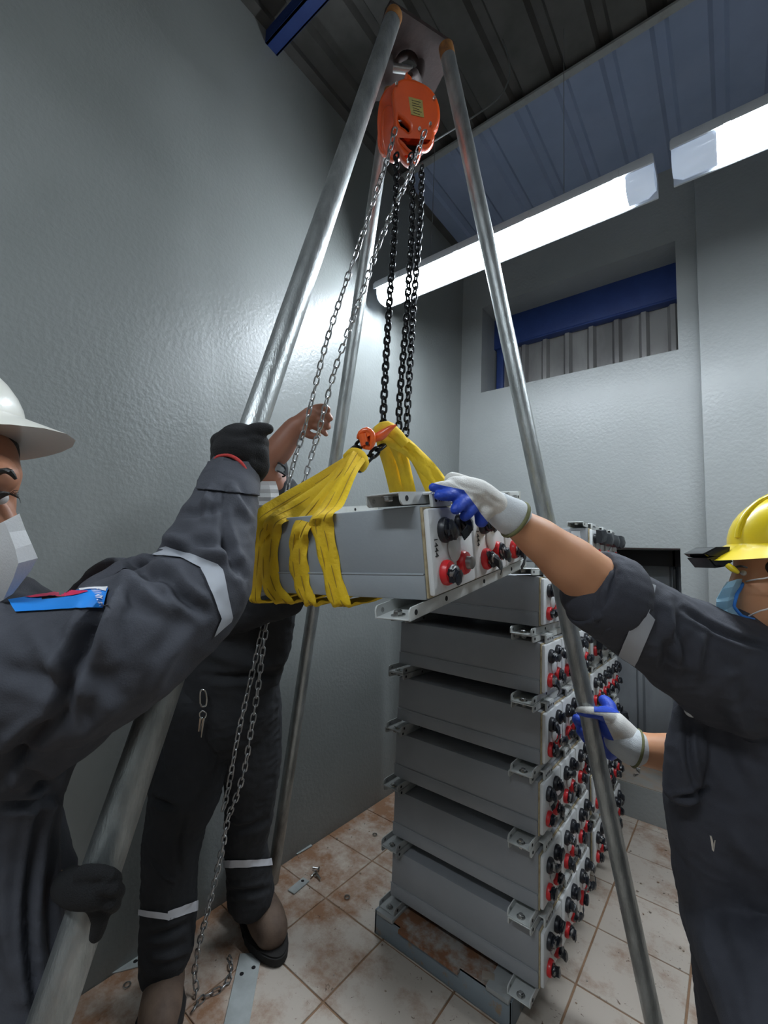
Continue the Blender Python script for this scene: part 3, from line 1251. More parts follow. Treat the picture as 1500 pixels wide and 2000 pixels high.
def channel_mesh(up, m, w_=0.072, ext=0.045, short=0.04, h=0.0255, fl=0.022, holes=True):
    "C channel along Y; up: flanges rise (bottom channel) else hang"
    mb = MB()
    th = 0.003
    y0, y1 = -ext, BW + short
    s = 1 if up else -1
    z0 = 0.0
    ztop = s * (h if up else h)
    # web
    a, b = sorted((0, s * th))
    mb.box((-w_, y0, a), (0, y1, b), 0.001, seg=1)
    for x in (0.0, -w_ + th):
        a, b = sorted((0, s * fl))
        # flange with rounded outer end
        n = 6
        prof = [(y0 + .012, 0)]
        poly = [(y1, 0), (y1, s * fl), (y0 + .010, s * fl)] + [(y0 + .010 - .010 * sin(pi / 2 * k / n), s * (fl - .010 + .010 * cos(pi / 2 * k / n))) for k in range(1, n + 1)] + [(y0, 0)]
        mb.prism(poly, th, Matrix.Translation((x - th, 0, 0)) @ Matrix(((0, 0, 1, 0), (1, 0, 0, 0), (0, 1, 0, 0), (0, 0, 0, 1))), 0)
        if holes:
            mb.mi = 1
            for yy in (y0 + .020, BW * .16, BW * .5, BW * .84):
                sx = x + .0004 if x == 0 else x - .0004
                m_ = Matrix.Translation((sx, yy, s * fl * .5)) @ Matrix.Rotation(pi / 2, 4, 'Y')
                mb.lathe([(0, -.0004), (.0048, -.0004), (.0048, .0004), (0, .0004)], 14, m_)
            mb.mi = 0
    return mb.mesh('channel_rail', [m, M['darkhole']], 40)


def bolt_mesh(up):
    mb = MB()
    s = 1 if up else -1
    mb.lathe([(0, 0), (.013, 0), (.013, .002), (.0095, .0025), (0, .0025)], 20)
    mb.lathe([(.0085, .002), (.0085, .008), (.0065, .010), (0, .010)], 6)
    return mb.mesh('bolt', M['chrome'], 30)


def clip_mesh():
    mb = MB()
    mb.box((-.002, 0, -.024), (.006, .075, .002), .003)
    mb.box((-.018, 0, -.001), (.004, .075, .004), .002)
    mb.mi = 1
    for yy in (.012, .062):
        mb.lathe([(0, 0), (.004, 0), (.004, .0006), (0, .0006)], 12, Matrix.Translation((.006, yy, -.011)) @ Matrix.Rotation(pi / 2, 4, 'Y'))
    for k in range(4):
        mb.box((.006, .024 + k * .007, -.014), (.0064, .027 + k * .007, -.006))
    return mb.mesh('rail_clip', [M['rail'], M['darkhole']], 40)


ME = dict(cover=cover_mesh(), seal=seal_mesh(), clip=clip_mesh(),
          case=case_mesh(M['case']), cased=case_mesh(M['case_dark']),
          red=post_mesh('red_terminal', 1), blk=post_mesh('black_terminal', 2),
          tapes=[tape_mesh(10 + i, i % 3) for i in range(6)],
          railb=channel_mesh(True, M['rail']), railt=channel_mesh(False, M['rail']),
          railbd=channel_mesh(True, M['rail_dark']), railtd=channel_mesh(False, M['rail_dark']), bolt=bolt_mesh(True))
mb = MB()
mb.lathe([(0, 0), (.024, 0), (.026, .003), (.022, .006), (0, .007)], 28, Matrix.Rotation(pi / 2, 4, 'Y'))
ME['vent'] = mb.mesh('vent_cap', M['cover'], 40)
st = text_mesh('1444', .018, .0003)
st.materials.clear()
st.materials.append(M['print_black'])
ME['stamp'] = st
RH = 0.0255
TR = Matrix.Translation


def module(label, mtx, seed, hanging=False, covers=3, wrap=None, group='stacked battery modules'):
    rr = random.Random(seed)
    t = empty('battery_module', (0, 0, 0), mtx=mtx)
    tag(t, label, 'battery', group)
    link('case', ME['case' if hanging else 'cased'], t)
    # channels below (flanges up) and above (flanges down)
    for k, (x, nm) in enumerate(((-0.010, ''), (-BL + .055, ''))):
        d = '' if (hanging or k == 0) else 'd'
        link('channel_rail', ME['railb' + d], t, TR((x, 0, -RH)))
        link('channel_rail', ME['railt' + d], t, TR((x, 0, BH + RH)))
        link('bolt', ME['bolt'], t, TR((x - .036, -.026, -RH + .003)))
        link('bolt', ME['bolt'], t, TR((x - .036, -.026, BH + RH - .004)) @ Matrix.Rotation(pi, 4, 'X'))
    for y in (0.03, BW * .5 - .03, BW - .11):
        link('rail_clip', ME['clip'], t, TR((0.004, y, BH + RH - .006)))
    for c in range(covers):
        cv = link('cell_cover', ME['cover'], t, TR((0, c * CW, 0)))
        link('seal', ME['seal'], cv)
        for (yy, zz, kd) in ((.050, .118, 'blk'), (.122, .124, 'blk'), (.048, .042, 'red'), (.120, .050, 'red')):
            p = link('red_terminal' if kd == 'red' else 'black_terminal', ME[kd], cv, TR((.014, yy + rr.uniform(-.003, .003), zz)) @ Matrix.Rotation(rr.uniform(0, 6), 4, 'X'))
            if rr.random() < .97 and not (hanging and (c, kd, yy) == (0, 'red', .120)):
                link('tape_wrap', rr.choice(ME['tapes']), cv, TR((.016, yy, zz)) @ Matrix.Rotation(rr.choice((0, -.5, .5, 1.6, -1.2)), 4, 'X') @ Matrix.Rotation(rr.uniform(-.2, .2), 4, 'Z'))
        link('vent_cap', ME['vent'], cv, TR((.014, .088, .082)))
        if hanging:
            link('stamped_number', ME['stamp'], cv, TR((.0148, .020, .090)) @ Matrix(((0, 0, 1, 0), (0, 1, 0, 0), (-1, 0, 0, 0), (0, 0, 0, 1))) @ Matrix.Rotation(0, 4, 'Z'))
    return t


NSX, NSY = -0.500, 1.476
ranks = ['lowest', 'second from bottom', 'third from bottom', 'fourth from bottom', 'fifth from bottom', 'topmost']
rr = random.Random(9)
for k in range(6):
    module('grey steel battery module, %s in the near stack' % ranks[k],
           Matrix.Translation((NSX + rr.uniform(-.004, .004), NSY + rr.uniform(-.003, .003), .120 + .216 * k)), 100 + k)
ranks7 = ['lowest', 'second from bottom', 'third from bottom', 'fourth from bottom', 'fifth from bottom', 'sixth from bottom', 'topmost']
for k in range(7):
    t = module('battery module %s in the far stack behind the near one' % ranks7[k],
               Matrix.Translation((NSX - .012 + rr.uniform(-.004, .004), NSY + BW + .115, .120 + .216 * k)), 200 + k, covers=3)
    if k in (2, 4, 6, 5):
        # black insulating sheet strapped across the terminals
        mb = MB()
        zz = .085 if k != 6 else .13
        n = 14
        prev = None
        for i in range(n):
            y = .01 + (BW - .03) * i / (n - 1)
            bulge = .05 + .008 * sin(i * 1.7) + .006 * rr.random()
            h0, h1 = zz - .028 + .006 * sin(i * 2.1), zz + .022 + .005 * sin(i * 1.3)
            if k == 6:
                h0 -= .01 * rr.random()
            ring = [mb.bm.verts.new(p) for p in ((bulge, y, h0), (bulge + .006, y, (h0 + h1) / 2), (bulge, y, h1), (.03, y, h1 + .004), (.03, y, h0))]
            if prev:
                for a in range(5):
                    mb.bm.faces.new((prev[a], prev[(a + 1) % 5], ring[(a + 1) % 5], ring[a]))
            else:
                mb.bm.faces.new(ring)
            prev = ring
        mb.bm.faces.new(prev[::-1])
        o = link('terminal_cover', mb.mesh('terminal_cover', M['tape'], 30), t)
        o['label'] = 'black sheet strapped over the terminals'
    if k == 6:
        mb = MB()
        mb.box((-.075, -.0008, .085), (-.035, .0006, .150))
        stk = link('sticker', mb.mesh('sticker', M['white'], 0), t)
        tm_ = text_mesh('TE', .022, .0002)
        tm_.materials.clear()
        tm_.materials.append(M['print_black'])
        link('sticker_print', tm_, stk, TR((-.055, -.0010, .118)) @ Matrix.Rotation(pi / 2, 4, 'X'))

# hanging module
HM = (Matrix.Translation((-0.4141, 0.6498, 1.3355)) @ Matrix.Rotation(radians(3.385), 4, 'Z') @
      Matrix.Rotation(radians(-2.542), 4, 'Y') @ Matrix.Rotation(radians(8.56), 4, 'X'))
hang = module('pale grey battery module hanging in two yellow slings from the hook', HM, 77, hanging=True, group='battery modules being lifted')
del hang['group']

# steel bases of the stacks
for nm, y0, y1, lab in (('base_frame', 1.425, 2.02, 'blue grey steel base with rusty top under the near stack'),
                        ('base_frame', 2.10, 2.70, 'blue grey steel base under the far stack')):
    t = empty(nm, (-.80, y0, 0))
    tag(t, lab, 'base', 'steel bases of the stacks')
    mb = MB()
    mb.box((-1.10, y0, .002), (-.565, y0 + .006, .082), .0015)
    mb.box((-1.10, y1 - .006, .002), (-.565, y1, .082), .0015)
    mb.box((-1.10, y0, .002), (-1.094, y1, .082))
    mb.box((-.571, y0, .002), (-.565, y1, .082))
    wobj('web', mb, M['base_paint'], t)
    mb = MB()
    mb.box((-1.06, y0 + .0, .074), (-.60, y0 + .10, .084), .001)
    mb.box((-.98, y0 - .018, .070), (-.74, y0 + .02, .082), .001)
    wobj('rusty_flange', mb, M['base_rust'], t)
    mb = MB()
    mb.box((-1.10, y1 - .10, .076), (-.565, y1, .084), .001)
    wobj('rusty_flange', mb, M['base_rust'], t)
    for x in (-1.085, -.645):
        for ya_, yb_ in ((y0 - .012, y0 + .10), (y1 - .10, y1)):
            mb = MB()
            mb.box((x, ya_, .080), (x + .075, yb_, .0935), .002)
            wobj('packing_plate', mb, M['rail_dark'], t)
mb = MB()
mb.box((0, 0, 0), (.04, .028, .010), .003)
o = obj('tile_chip', mb, M['ledge'], None, 30, Matrix.Translation((-.665, 1.428, .0845)) @ Matrix.Rotation(.4, 4, 'Z'))
tag(o, 'small beige tile chip lying on the rusty base of the near stack', 'chip')

# ================================================================== SLINGS AND HOOK
LF_N = (HM.to_3x3() @ Vector((0, -1, 0))).normalized()
LF_P = HM @ Vector((0, 0, 0))
TF_N = (HM.to_3x3() @ Vector((0, 0, 1))).normalized()


def ribbon(mb, stations, thick=0.0035, crease=0.0):
    """stations: (left point, right point, outward normal)"""
    K = 7
    rings = []
    for a, b, n in stations:
        a, b, n = Vector(a), Vector(b), Vector(n).normalized()
        f, g = [], []
        for j in range(K):
            u_ = j / (K - 1)
            h = crease * (abs(sin(u_ * pi * 2.0)) - .5) + crease * .8 * sin(u_ * 9 + len(rings) * .9)
            p = a.lerp(b, u_) + n * h
            e = thick if 0 < j < K - 1 else thick * .4
            f.append(mb.bm.verts.new(p + n * e))
            g.append(mb.bm.verts.new(p))
        rings.append(f + g[::-1])
    for r0, r1 in zip(rings, rings[1:]):
        for j in range(2 * K):
            mb.bm.faces.new((r0[j], r0[(j + 1) % (2 * K)], r1[(j + 1) % (2 * K)], r1[j]))
    for r_ in (rings[0][::-1], rings[-1]):
        mb.bm.faces.new(r_)
    return mb


def refine(st, k=3):
    "catmull subdivision of ribbon stations"
    A = [s[0] for s in st]; B = [s[1] for s in st]; N = [Vector(s[2]) for s in st]
    out = []
    n = len(st)
    for i in range(n - 1):
        for j in range(k):
            t = j / k

            def cr(L):
                p0, p1, p2, p3 = L[max(i - 1, 0)], L[i], L[i + 1], L[min(i + 2, n - 1)]
                return 0.5 * ((2 * p1) + (-p0 + p2) * t + (2 * p0 - 5 * p1 + 4 * p2 - p3) * t * t + (-p0 + 3 * p1 - 3 * p2 + p3) * t ** 3)
            out.append((cr(A), cr(B), (N[i] * (1 - t) + N[i + 1] * t).normalized()))
    out.append(st[-1])
    return out


def lf(x, y, off=0.002):
    return onpl(x, y, LF_P + LF_N * off, LF_N)


APX = P(697, 893, 1.10)
slingL = empty('lifting_sling', APX)
tag(slingL, 'yellow webbing sling wrapped around the near end of the hanging module', 'sling', 'yellow lifting slings')
VN = -CF


def under(x0, x1, y):
    a, b = lf(x0, y, .004), lf(x1, y, .004)
    return a, b


def band(up, face, thick=.004, cr=.0018, tuck=True, parent=slingL, m='sling'):
    """up: photo stations (xl,yl,xr,yr,depth) from the hook to the case edge; face: (xl, xr, y) down the side"""
    st = []
    xl, yl, xr, yr, d = up[-1]
    dl = [px(lf(xl, yl, .008))[2], px(lf(xr, yr, .008))[2]]
    n_ = len(up) - 1
    for i, (xl, yl, xr, yr, d) in enumerate(up):
        f = (i / n_) ** .85
        st.append((P(xl, yl, up[0][4] * (1 - f) + dl[0] * f), P(xr, yr, up[0][4] * (1 - f) + dl[1] * f), VN))
    for (xl, xr, y) in face:
        st.append((lf(xl, y), lf(xr, y), LF_N))
    if tuck:
        xl, xr, y = face[-1]
        dn = HM.to_3x3() @ Vector((0, 0, -1))
        inw = -LF_N
        a, b = lf(xl, y), lf(xr, y)
        for s, q_ in ((.012, .006), (.05, .010), (.15, .010), (.35, .008)):
            st.append((a + inw * s + dn * q_, b + inw * s + dn * q_, dn))
    mb = MB()
    rs = refine(st, 4)
    ribbon(mb, rs, thick, cr)
    o = wobj('webbing', mb, M[m], parent, 60)
    mb = MB()
    for u_ in (.32, .68):
        mb.tube([a.lerp(b_, u_) + Vector(n_).normalized() * (thick + cr * .35) for a, b_, n_ in rs], .0011, 5)
    sm_ = wobj('seam', mb, M['sling_dark'], parent, 60)
    sm_.parent = o
    return o


# rear-most strands first
band([(682, 887, 706, 899, 1.13), (620, 925, 655, 960, 1.13), (545, 968, 575, 1012, 1.10), (497, 1003, 524, 1045, 1.08)],
     [(493, 519, 1060), (490, 514, 1100), (487, 510, 1150), (487, 510, 1171)])
band([(682, 884, 709, 900, 1.10), (640, 930, 668, 962, 1.07), (575, 975, 600, 1008, 1.03), (522, 1010, 556, 1020, 1.02)],
     [(511, 548, 1040), (507, 543, 1080), (506, 543, 1120), (514, 553, 1150), (528, 571, 1171)], cr=.003)
band([(686, 881, 712, 898, 1.09), (650, 930, 672, 945, 1.04), (600, 990, 632, 1000, .985), (572, 1025, 606, 1032, .97)],
     [(566, 600, 1060), (564, 600, 1090), (568, 602, 1120), (577, 608, 1150), (590, 616, 1174)], cr=.004)
band([(690, 880, 716, 897, 1.08), (668, 920, 697, 925, 1.03), (628, 985, 672, 985, .96), (608, 1010, 652, 1003, .945)],
     [(605, 650, 1025), (615, 656, 1060), (625, 662, 1100), (634, 672, 1140), (643, 684, 1176)], cr=.003)
# rolled loop at the eye
mb = MB()
q, r = crom([P(676, 893, 1.12), P(690, 884, 1.10), P(704, 890, 1.085), P(711, 905, 1.08), P(704, 918, 1.085)], [.010, .013, .014, .013, .009], .008)
mb.tube(q, r, 12)
wobj('eye_roll', mb, M['sling'], slingL, 60)
mb = MB()
for off in (0, 7):
    q, r = crom([P(700 + off * .4, 893 + off, 1.072), P(668 + off, 930, 1.045), P(632 + off, 975, .985), P(606 + off * .4, 1010, .955), P(599 + off * .3, 1040, .94)], [.0012] * 5, .01)
    mb.tube(q, r, 5)
wobj('seam', mb, M['sling_dark'], slingL, 60)

slingR = empty('lifting_sling', P(755, 850, 1.17))
tag(slingR, 'yellow webbing sling going from the hook behind the top rail of the hanging module', 'sling', 'yellow lifting slings')


def farstrand(st, cr=.003):
    s = [(P(xl, yl, d), P(xr, yr, d), VN) for xl, yl, xr, yr, d in st]
    mb = MB()
    ribbon(mb, refine(s, 4), .004, cr)
    return wobj('webbing', mb, M['sling'], slingR, 60)


farstrand([(738, 838, 772, 845, 1.17), (736, 868, 765, 866, 1.18), (748, 910, 780, 900, 1.22), (760, 958, 793, 958, 1.26), (765, 985, 800, 985, 1.28)])
farstrand([(745, 842, 778, 852, 1.165), (760, 872, 790, 866, 1.175), (776, 910, 800, 902, 1.21), (786, 955, 812, 958, 1.25), (792, 985, 818, 985, 1.27)], .004)
farstrand([(736, 842, 760, 830, 1.15), (755, 868, 782, 846, 1.15), (795, 893, 812, 868, 1.18), (830, 935, 848, 905, 1.22), (862, 972, 882, 948, 1.26), (880, 990, 905, 970, 1.28)], .005)
farstrand([(800, 895, 815, 890, 1.19), (818, 930, 834, 925, 1.22), (836, 972, 858, 972, 1.25)], .002)
mb = MB()
q, r = crom([P(734, 862, 1.16), P(740, 842, 1.15), P(756, 836, 1.145), P(775, 850, 1.15), P(792, 868, 1.155)], [.012, .017, .019, .017, .012], .008)
mb.tube(q, r, 14)
wobj('eye_roll', mb, M['sling'], slingR, 60)

hook = empty('load_hook', P(740, 850, 1.14))
tag(hook, 'orange steel hook with a spring latch joining the two slings', 'hook')
mb = MB()
q, r = crom([P(712, 862, 1.12), P(726, 858, 1.12), P(745, 850, 1.115), P(760, 838, 1.11), P(774, 830, 1.11)], [.012, .010, .0125, .008, .002], .006)
mb.tube(q, r, 14)
wobj('hook_body', mb, M['hook'], hook, 60)
mb = MB()
mb.tube([P(708, 848, 1.10), P(713, 870, 1.10)], .011, 14)
mb.tube([P(716, 842, 1.105), P(722, 852, 1.105)], .011, 14)
mb.tube([P(714, 872, 1.10), P(722, 874, 1.10)], .007, 12)
q, r = crom([P(700, 856, 1.11), P(704, 846, 1.10), P(716, 840, 1.10), P(727, 848, 1.10), P(728, 862, 1.10), P(722, 874, 1.105), P(710, 872, 1.11)], [.005, .007, .008, .008, .008, .007, .006], .006)
mb.tube(q, r, 12)
wobj('clevis', mb, M['hook'], hook, 60)
mb = MB()
mb.tube([P(717, 866, 1.088), P(717, 866, 1.12)], .0045, 12)
wobj('pin', mb, M['black'], hook)
mb = MB()
mb.tube([P(726, 844, 1.115), P(731, 834, 1.115)], [.006, .001], 6)
wobj('latch', mb, M['plate_label'], hook)
t = empty('sling_chain', P(720, 890, 1.12))
tag(t, 'short length of black heavy links threaded through both slings below the hook', 'chain')
chain(t, SLNGL, [P(711, 862, 1.11), P(698, 872, 1.12), P(686, 882, 1.13), P(676, 893, 1.14)], .0245, .3, .2, 5)
chain(t, SLNGL, [P(748, 870, 1.14), P(734, 882, 1.12), P(722, 893, 1.115), P(711, 905, 1.11), P(701, 920, 1.115), P(695, 926, 1.13)], .0245, .8, .2, 6)

# ================================================================== PEOPLE
exec_people = True
VH = Vector((CF.x, CF.y, 0)).normalized()      # horizontal direction away from the viewer
RH_ = Vector((CR.x, CR.y, 0)).normalized()
UP = Vector((0, 0, 1))


def hands_fingers(b, palm, fingers):
    for ps in fingers:
        b.plimb(ps, seg=12)


# ---------------------------------------------------------------- worker on the left
w1 = empty('person', (-.98, .02, 0))
tag(w1, 'man in white helmet and mask at the left edge, gloved fist on the tripod pole', 'person')
fx, fy = -.94, .06
b = Body()
# bare body: head, neck, trunk, arms, legs
hd = P(-112, 985, .70)
b.ball(hd, 1, (.082, .098, .118), Matrix.Rotation(radians(38 - 90), 4, 'Z'))
b.plimb([(-70, 1075, .67, 70), (-90, 1200, .68, 62), (-90, 1300, .68, 90)])
b.plimb([(-45, 895, .66, 66), (-22, 935, .65, 54), (-18, 980, .65, 34), (-16, 1030, .64, 42), (-20, 1100, .64, 50)])
b.plimb([(-14, 925, .63, 40), (-6, 932, .62, 36)])
b.plimb([(0, 985, .63, 12), (14, 1015, .63, 15), (18, 1034, .63, 14)])
b.plimb([(-60, 1280, .66, 110), (-80, 1450, .68, 120), (-90, 1700, .70, 130), (-90, 1900, .71, 140)])
b.limb([Vector((fx, fy, .95)), Vector((fx - .02, fy - .04, .5)), Vector((fx, fy - .1, .1))], [.085, .06, .045])
b.limb([Vector((fx - .1, fy + .1, .95)), Vector((fx - .12, fy + .12, .5)), Vector((fx - .12, fy + .12, .1))], [.085, .06, .045])
b.plimb([(60, 1290, .62, 60), (250, 1240, .64, 60), (420, 1180, .72, 45), (445, 1050, .78, 36), (458, 940, .85, 30), (466, 895, .87, 28)])
b.plimb([(-20, 1300, .80, 50), (10, 1480, .87, 34), (50, 1600, .84, 30), (92, 1712, .74, 24), (130, 1735, .67, 22)])
b.done('body', M['skin_mid'], w1, .005, 4)
# coverall
b = Body()
b.plimb([(0, 1430, .66, 130), (90, 1405, .65, 105), (170, 1340, .645, 100)])
b.plimb([(-40, 1300, .70, 185), (-30, 1440, .71, 180), (-45, 1600, .70, 145), (-60, 1800, .70, 145), (-60, 2000, .70, 160), (-70, 2300, .70, 165)], (VH, .8))
b.plimb([(10, 1275, .66, 120), (70, 1308, .64, 140), (160, 1300, .63, 140), (250, 1252, .645, 132), (335, 1200, .68, 108), (390, 1150, .72, 95), (405, 1090, .755, 88), (425, 1030, .79, 74), (440, 985, .82, 62), (450, 945, .85, 52), (455, 925, .86, 47)])
b.plimb([(215, 1170, .69, 60), (250, 1125, .71, 34), (300, 1110, .72, 28)])
b.plimb([(120, 1250, .86, 60), (196, 1150, .88, 40), (222, 1122, .88, 34), (250, 1120, .88, 28)])
b.plimb([(-10, 1330, .84, 80), (30, 1480, .88, 66), (50, 1600, .84, 58), (88, 1700, .76, 50), (104, 1742, .72, 42)])
b.plimb([(45, 1500, .66, 70), (38, 1650, .67, 62), (48, 1800, .66, 62), (58, 2000, .64, 66), (56, 2300, .62, 60)])
b.limb([Vector((fx, fy, .95)), Vector((fx - .02, fy - .04, .5)), Vector((fx, fy - .1, .08))], [.125, .10, .085])
b.limb([Vector((fx - .1, fy + .1, .95)), Vector((fx - .12, fy + .12, .5)), Vector((fx - .12, fy + .12, .08))], [.125, .10, .085])
F1 = [
    (222, 1150, 120, 1400, 16, -.016), (120, 1400, 0, 1520, 16, -.014), (245, 1110, 205, 1290, 18, .010),
    (240, 1085, 330, 1130, 12, -.010), (330, 1130, 400, 1195, 12, -.010), (250, 1125, 330, 1190, 14, .008), (380, 1220, 300, 1350, 16, .006),
    (300, 1075, 400, 1065, 14, -.009), (330, 1050, 460, 1090, 12, .007), (430, 1035, 490, 1140, 10, -.006),
    (345, 1005, 440, 985, 9, -.006), (438, 960, 460, 1120, 8, -.005), (412, 955, 400, 1010, 8, .006), (452, 950, 485, 1010, 8, .006),
    (60, 1230, 220, 1380, 22, .006), (0, 1300, 140, 1330, 20, -.005), (250, 1350, 120, 1500, 20, .007), (30, 1480, 120, 1555, 14, -.008),
    (85, 1560, 75, 1990, 9, -.012), (118, 1560, 125, 1990, 9, -.005), (20, 1600, 40, 1950, 16, .005), (0, 1570, 110, 1555, 9, -.009),
]
cov1 = b.done('coverall', M['coverall'], w1, .0045, 5, F1, .0016, 16)
# cuff of the raised sleeve
o = shell('sleeve_cuff', cov1, [pxplane(398, 958, 500, 968, (450, 900)), pxplane(300, 900, 560, 905, (450, 950)), pxplane(395, 900, 380, 1000, (450, 950))],
          M['coverall'], w1, .0025, pick=lambda c, n: px(c)[0] > 380 and px(c)[1] < 985 and px(c)[2] > .75, thick=.0015)
# reflective band around the elbow
decal('reflective_band', cov1, [[(326, 1066), (373, 1081), (425, 1101), (436, 1114), (443, 1156), (453, 1206), (450, 1214)],
                                [(285, 1084), (352, 1090), (390, 1109), (399, 1126), (413, 1159), (431, 1208), (417, 1243)]], M['reflect'], w1, .0022)
# shoulder patch lying on the upper sleeve
decal('shoulder_patch', cov1, [[(16, 1174), (70, 1166), (130, 1158), (170, 1153), (214, 1150)], [(32, 1198), (80, 1195), (130, 1191), (170, 1188), (206, 1187)]], M['patch_blue'], w1, .003)
decal('patch_red_flash', cov1, [[(50, 1170), (95, 1161), (125, 1156), (150, 1157), (172, 1158)], [(60, 1172), (98, 1169), (130, 1169), (152, 1165), (173, 1160)]], M['patch_red'], w1, .0042)
decal('patch_white_edge', cov1, [[(158, 1153), (186, 1151), (214, 1149)], [(160, 1157), (186, 1154), (211, 1158)]], M['white'], w1, .0045)
for k, ch in enumerate('PERTAMINA'):
    # small white capitals running across the sleeve
    tmesh = text_mesh(ch, 1.0, 0.0)
    c0x, c0y = 201 - k * 1.6, 1184.5 - k * 3.6
    vv = [(v.co.x, v.co.y) for v in tmesh.vertices]
    ff = [tuple(p.vertices) for p in tmesh.polygons]
    pm = world_of(w1)
    if k == 0:
        _tree = BVHTree.FromPolygons([pm @ v.co for v in cov1.data.vertices], [tuple(p.vertices) for p in cov1.data.polygons])
    mb = MB()
    vl = []
    for (u_, v_) in vv:
        x = c0x - v_ * 28
        y = c0y - u_ * 4.4 - v_ * 1.0
        hit = _tree.ray_cast(CC, ray(x, y).normalized())
        vl.append(hit[0] + hit[1] * .0050 if hit[0] is not None else P(x, y, .7))
    mb._add(vl, ff)
    wobj('patch_letter', mb, M['white'], w1, 0)

# gloves: raised fist
b = Body()
b.plimb([(462, 930, .86, 34), (464, 905, .865, 43), (466, 885, .865, 50), (468, 872, .87, 46)])
b.plimb([(448, 885, .86, 30), (452, 868, .86, 30)])
for k, (y0, dd) in enumerate(((852, 0), (868, .01), (885, .02), (900, .03))):
    b.plimb([(435, y0 + 12, .865, 22), (428, y0 + 10, .89, 17), (440, y0 + 4, .935, 16), (480, y0 - 2, .955, 15), (508, y0 + 2, .93, 14)], seg=12)
    b.plimb([(445, y0 + 8, .855, 24), (490, y0 + 6, .855, 24), (506, y0 + 14, .87, 20)], seg=12)
b.plimb([(470, 862, .855, 24), (500, 842, .855, 17), (518, 838, .86, 13), (524, 838, .862, 11)], seg=14)
b.plimb([(500, 885, .86, 24), (505, 910, .87, 22), (498, 928, .875, 18)])
g1 = b.done('glove', M['glove_black'], w1, .003, 6, [(440, 850, 500, 846, 6, -.002)])
mb = MB()
q, r = crom([P(415, 908, .845), P(424, 893, .83), P(445, 889, .82), P(466, 899, .82), P(480, 917, .825), P(489, 938, .84), P(484, 938, .88), P(455, 905, .905), P(425, 905, .89)], [.0035] * 9, .006)
mb.tube(q, r, 8, closed=True)
wobj('glove_hem', mb, M['glove_red'], w1, 60)
# lower fist
b = Body()
b.plimb([(135, 1728, .66, 30), (160, 1735, .61, 34), (190, 1738, .595, 32)])
b.plimb([(162, 1708, .60, 17), (200, 1704, .588, 13.5), (222, 1714, .60, 13), (226, 1722, .65, 12)], seg=12)
b.plimb([(162, 1732, .60, 18), (205, 1731, .585, 14), (229, 1740, .60, 13.5), (230, 1746, .65, 12)], seg=12)
b.plimb([(165, 1757, .60, 17), (202, 1760, .588, 14), (222, 1766, .60, 13), (221, 1770, .65, 12)], seg=12)
b.plimb([(190, 1765, .60, 20), (196, 1795, .60, 16), (188, 1826, .60, 13)], seg=12)
b.plimb([(205, 1745, .68, 15), (218, 1715, .69, 12), (224, 1698, .69, 8)], seg=12)
b.done('glove', M['glove_black'], w1, .0025, 3)

# helmet: shell and wide pointed brim
hm = empty('x', (0, 0, 0))
bpy.data.objects.remove(hm)
mb = MB()
hcn = P(-150, 826, .665)
fwd = RH_
lat = VH
n1, n2 = 36, 10
HS = basis(hcn, fwd, lat, UP)
mb.lathe([(.128 * cos(a), .118 * sin(a)) for a in np.linspace(0, pi / 2 - .001, 10)] + [(0, .118)], 36, HS @ Matrix.Diagonal((1.02, .86, 1, 1)))
brim_i, brim_o, brim_u = [], [], []
for k in range(n1):
    a = 2 * pi * k / n1
    ri = .126
    fo = max(0, cos(a)) ** 5
    ro = .140 + .080 * fo
    brim_i.append(mb.bm.verts.new(HS @ Vector((ri * cos(a), ri * .86 * sin(a), .004 + .018 * fo))))
    brim_o.append(mb.bm.verts.new(HS @ Vector((ro * cos(a), ro * .9 * sin(a), -.030 + .022 * fo))))
    brim_u.append(mb.bm.verts.new(HS @ Vector((ri * .97 * cos(a), ri * .83 * sin(a), -.020 + .006 * fo))))
for k in range(n1):
    k2 = (k + 1) % n1
    mb.bm.faces.new((brim_i[k], brim_i[k2], brim_o[k2], brim_o[k]))
    mb.bm.faces.new((brim_o[k], brim_o[k2], brim_u[k2], brim_u[k]))
wobj('helmet', mb, M['helmet_white'], w1, 45)

# mask: folded, with a nose ridge
mb = MB()
d0 = .60
outline = [(-60, 1060), (-20, 1030), (2, 1018), (36, 1004)]
MV = {}
grid = [
    [(-70, 1050, .66), (-20, 1032, .635), (8, 1018, .61), (38, 1003, .60), (36, 1005, .66)],
    [(-80, 1080, .67), (-20, 1060, .62), (18, 1040, .59), (50, 1035, .60), (46, 1035, .67)],
    [(-80, 1110, .67), (-15, 1095, .61), (30, 1072, .58), (62, 1062, .60), (56, 1065, .68)],
    [(-80, 1140, .67), (-10, 1125, .61), (36, 1100, .58), (74, 1090, .60), (66, 1092, .68)],
    [(-80, 1165, .67), (-10, 1150, .62), (26, 1130, .59), (60, 1115, .605), (54, 1115, .68)],
    [(-80, 1190, .68), (-20, 1185, .64), (6, 1172, .62), (25, 1160, .62), (24, 1160, .67)],
]
vs = [[mb.bm.verts.new(P(*p)) for p in row] for row in grid]
for r0, r1 in zip(vs, vs[1:]):
    for j in range(4):
        mb.bm.faces.new((r0[j], r0[j + 1], r1[j + 1], r1[j]))
ex = bmesh.ops.solidify(mb.bm, geom=mb.bm.faces[:], thickness=-0.0015)
wobj('face_mask', mb, M['mask_white'], w1, 20)
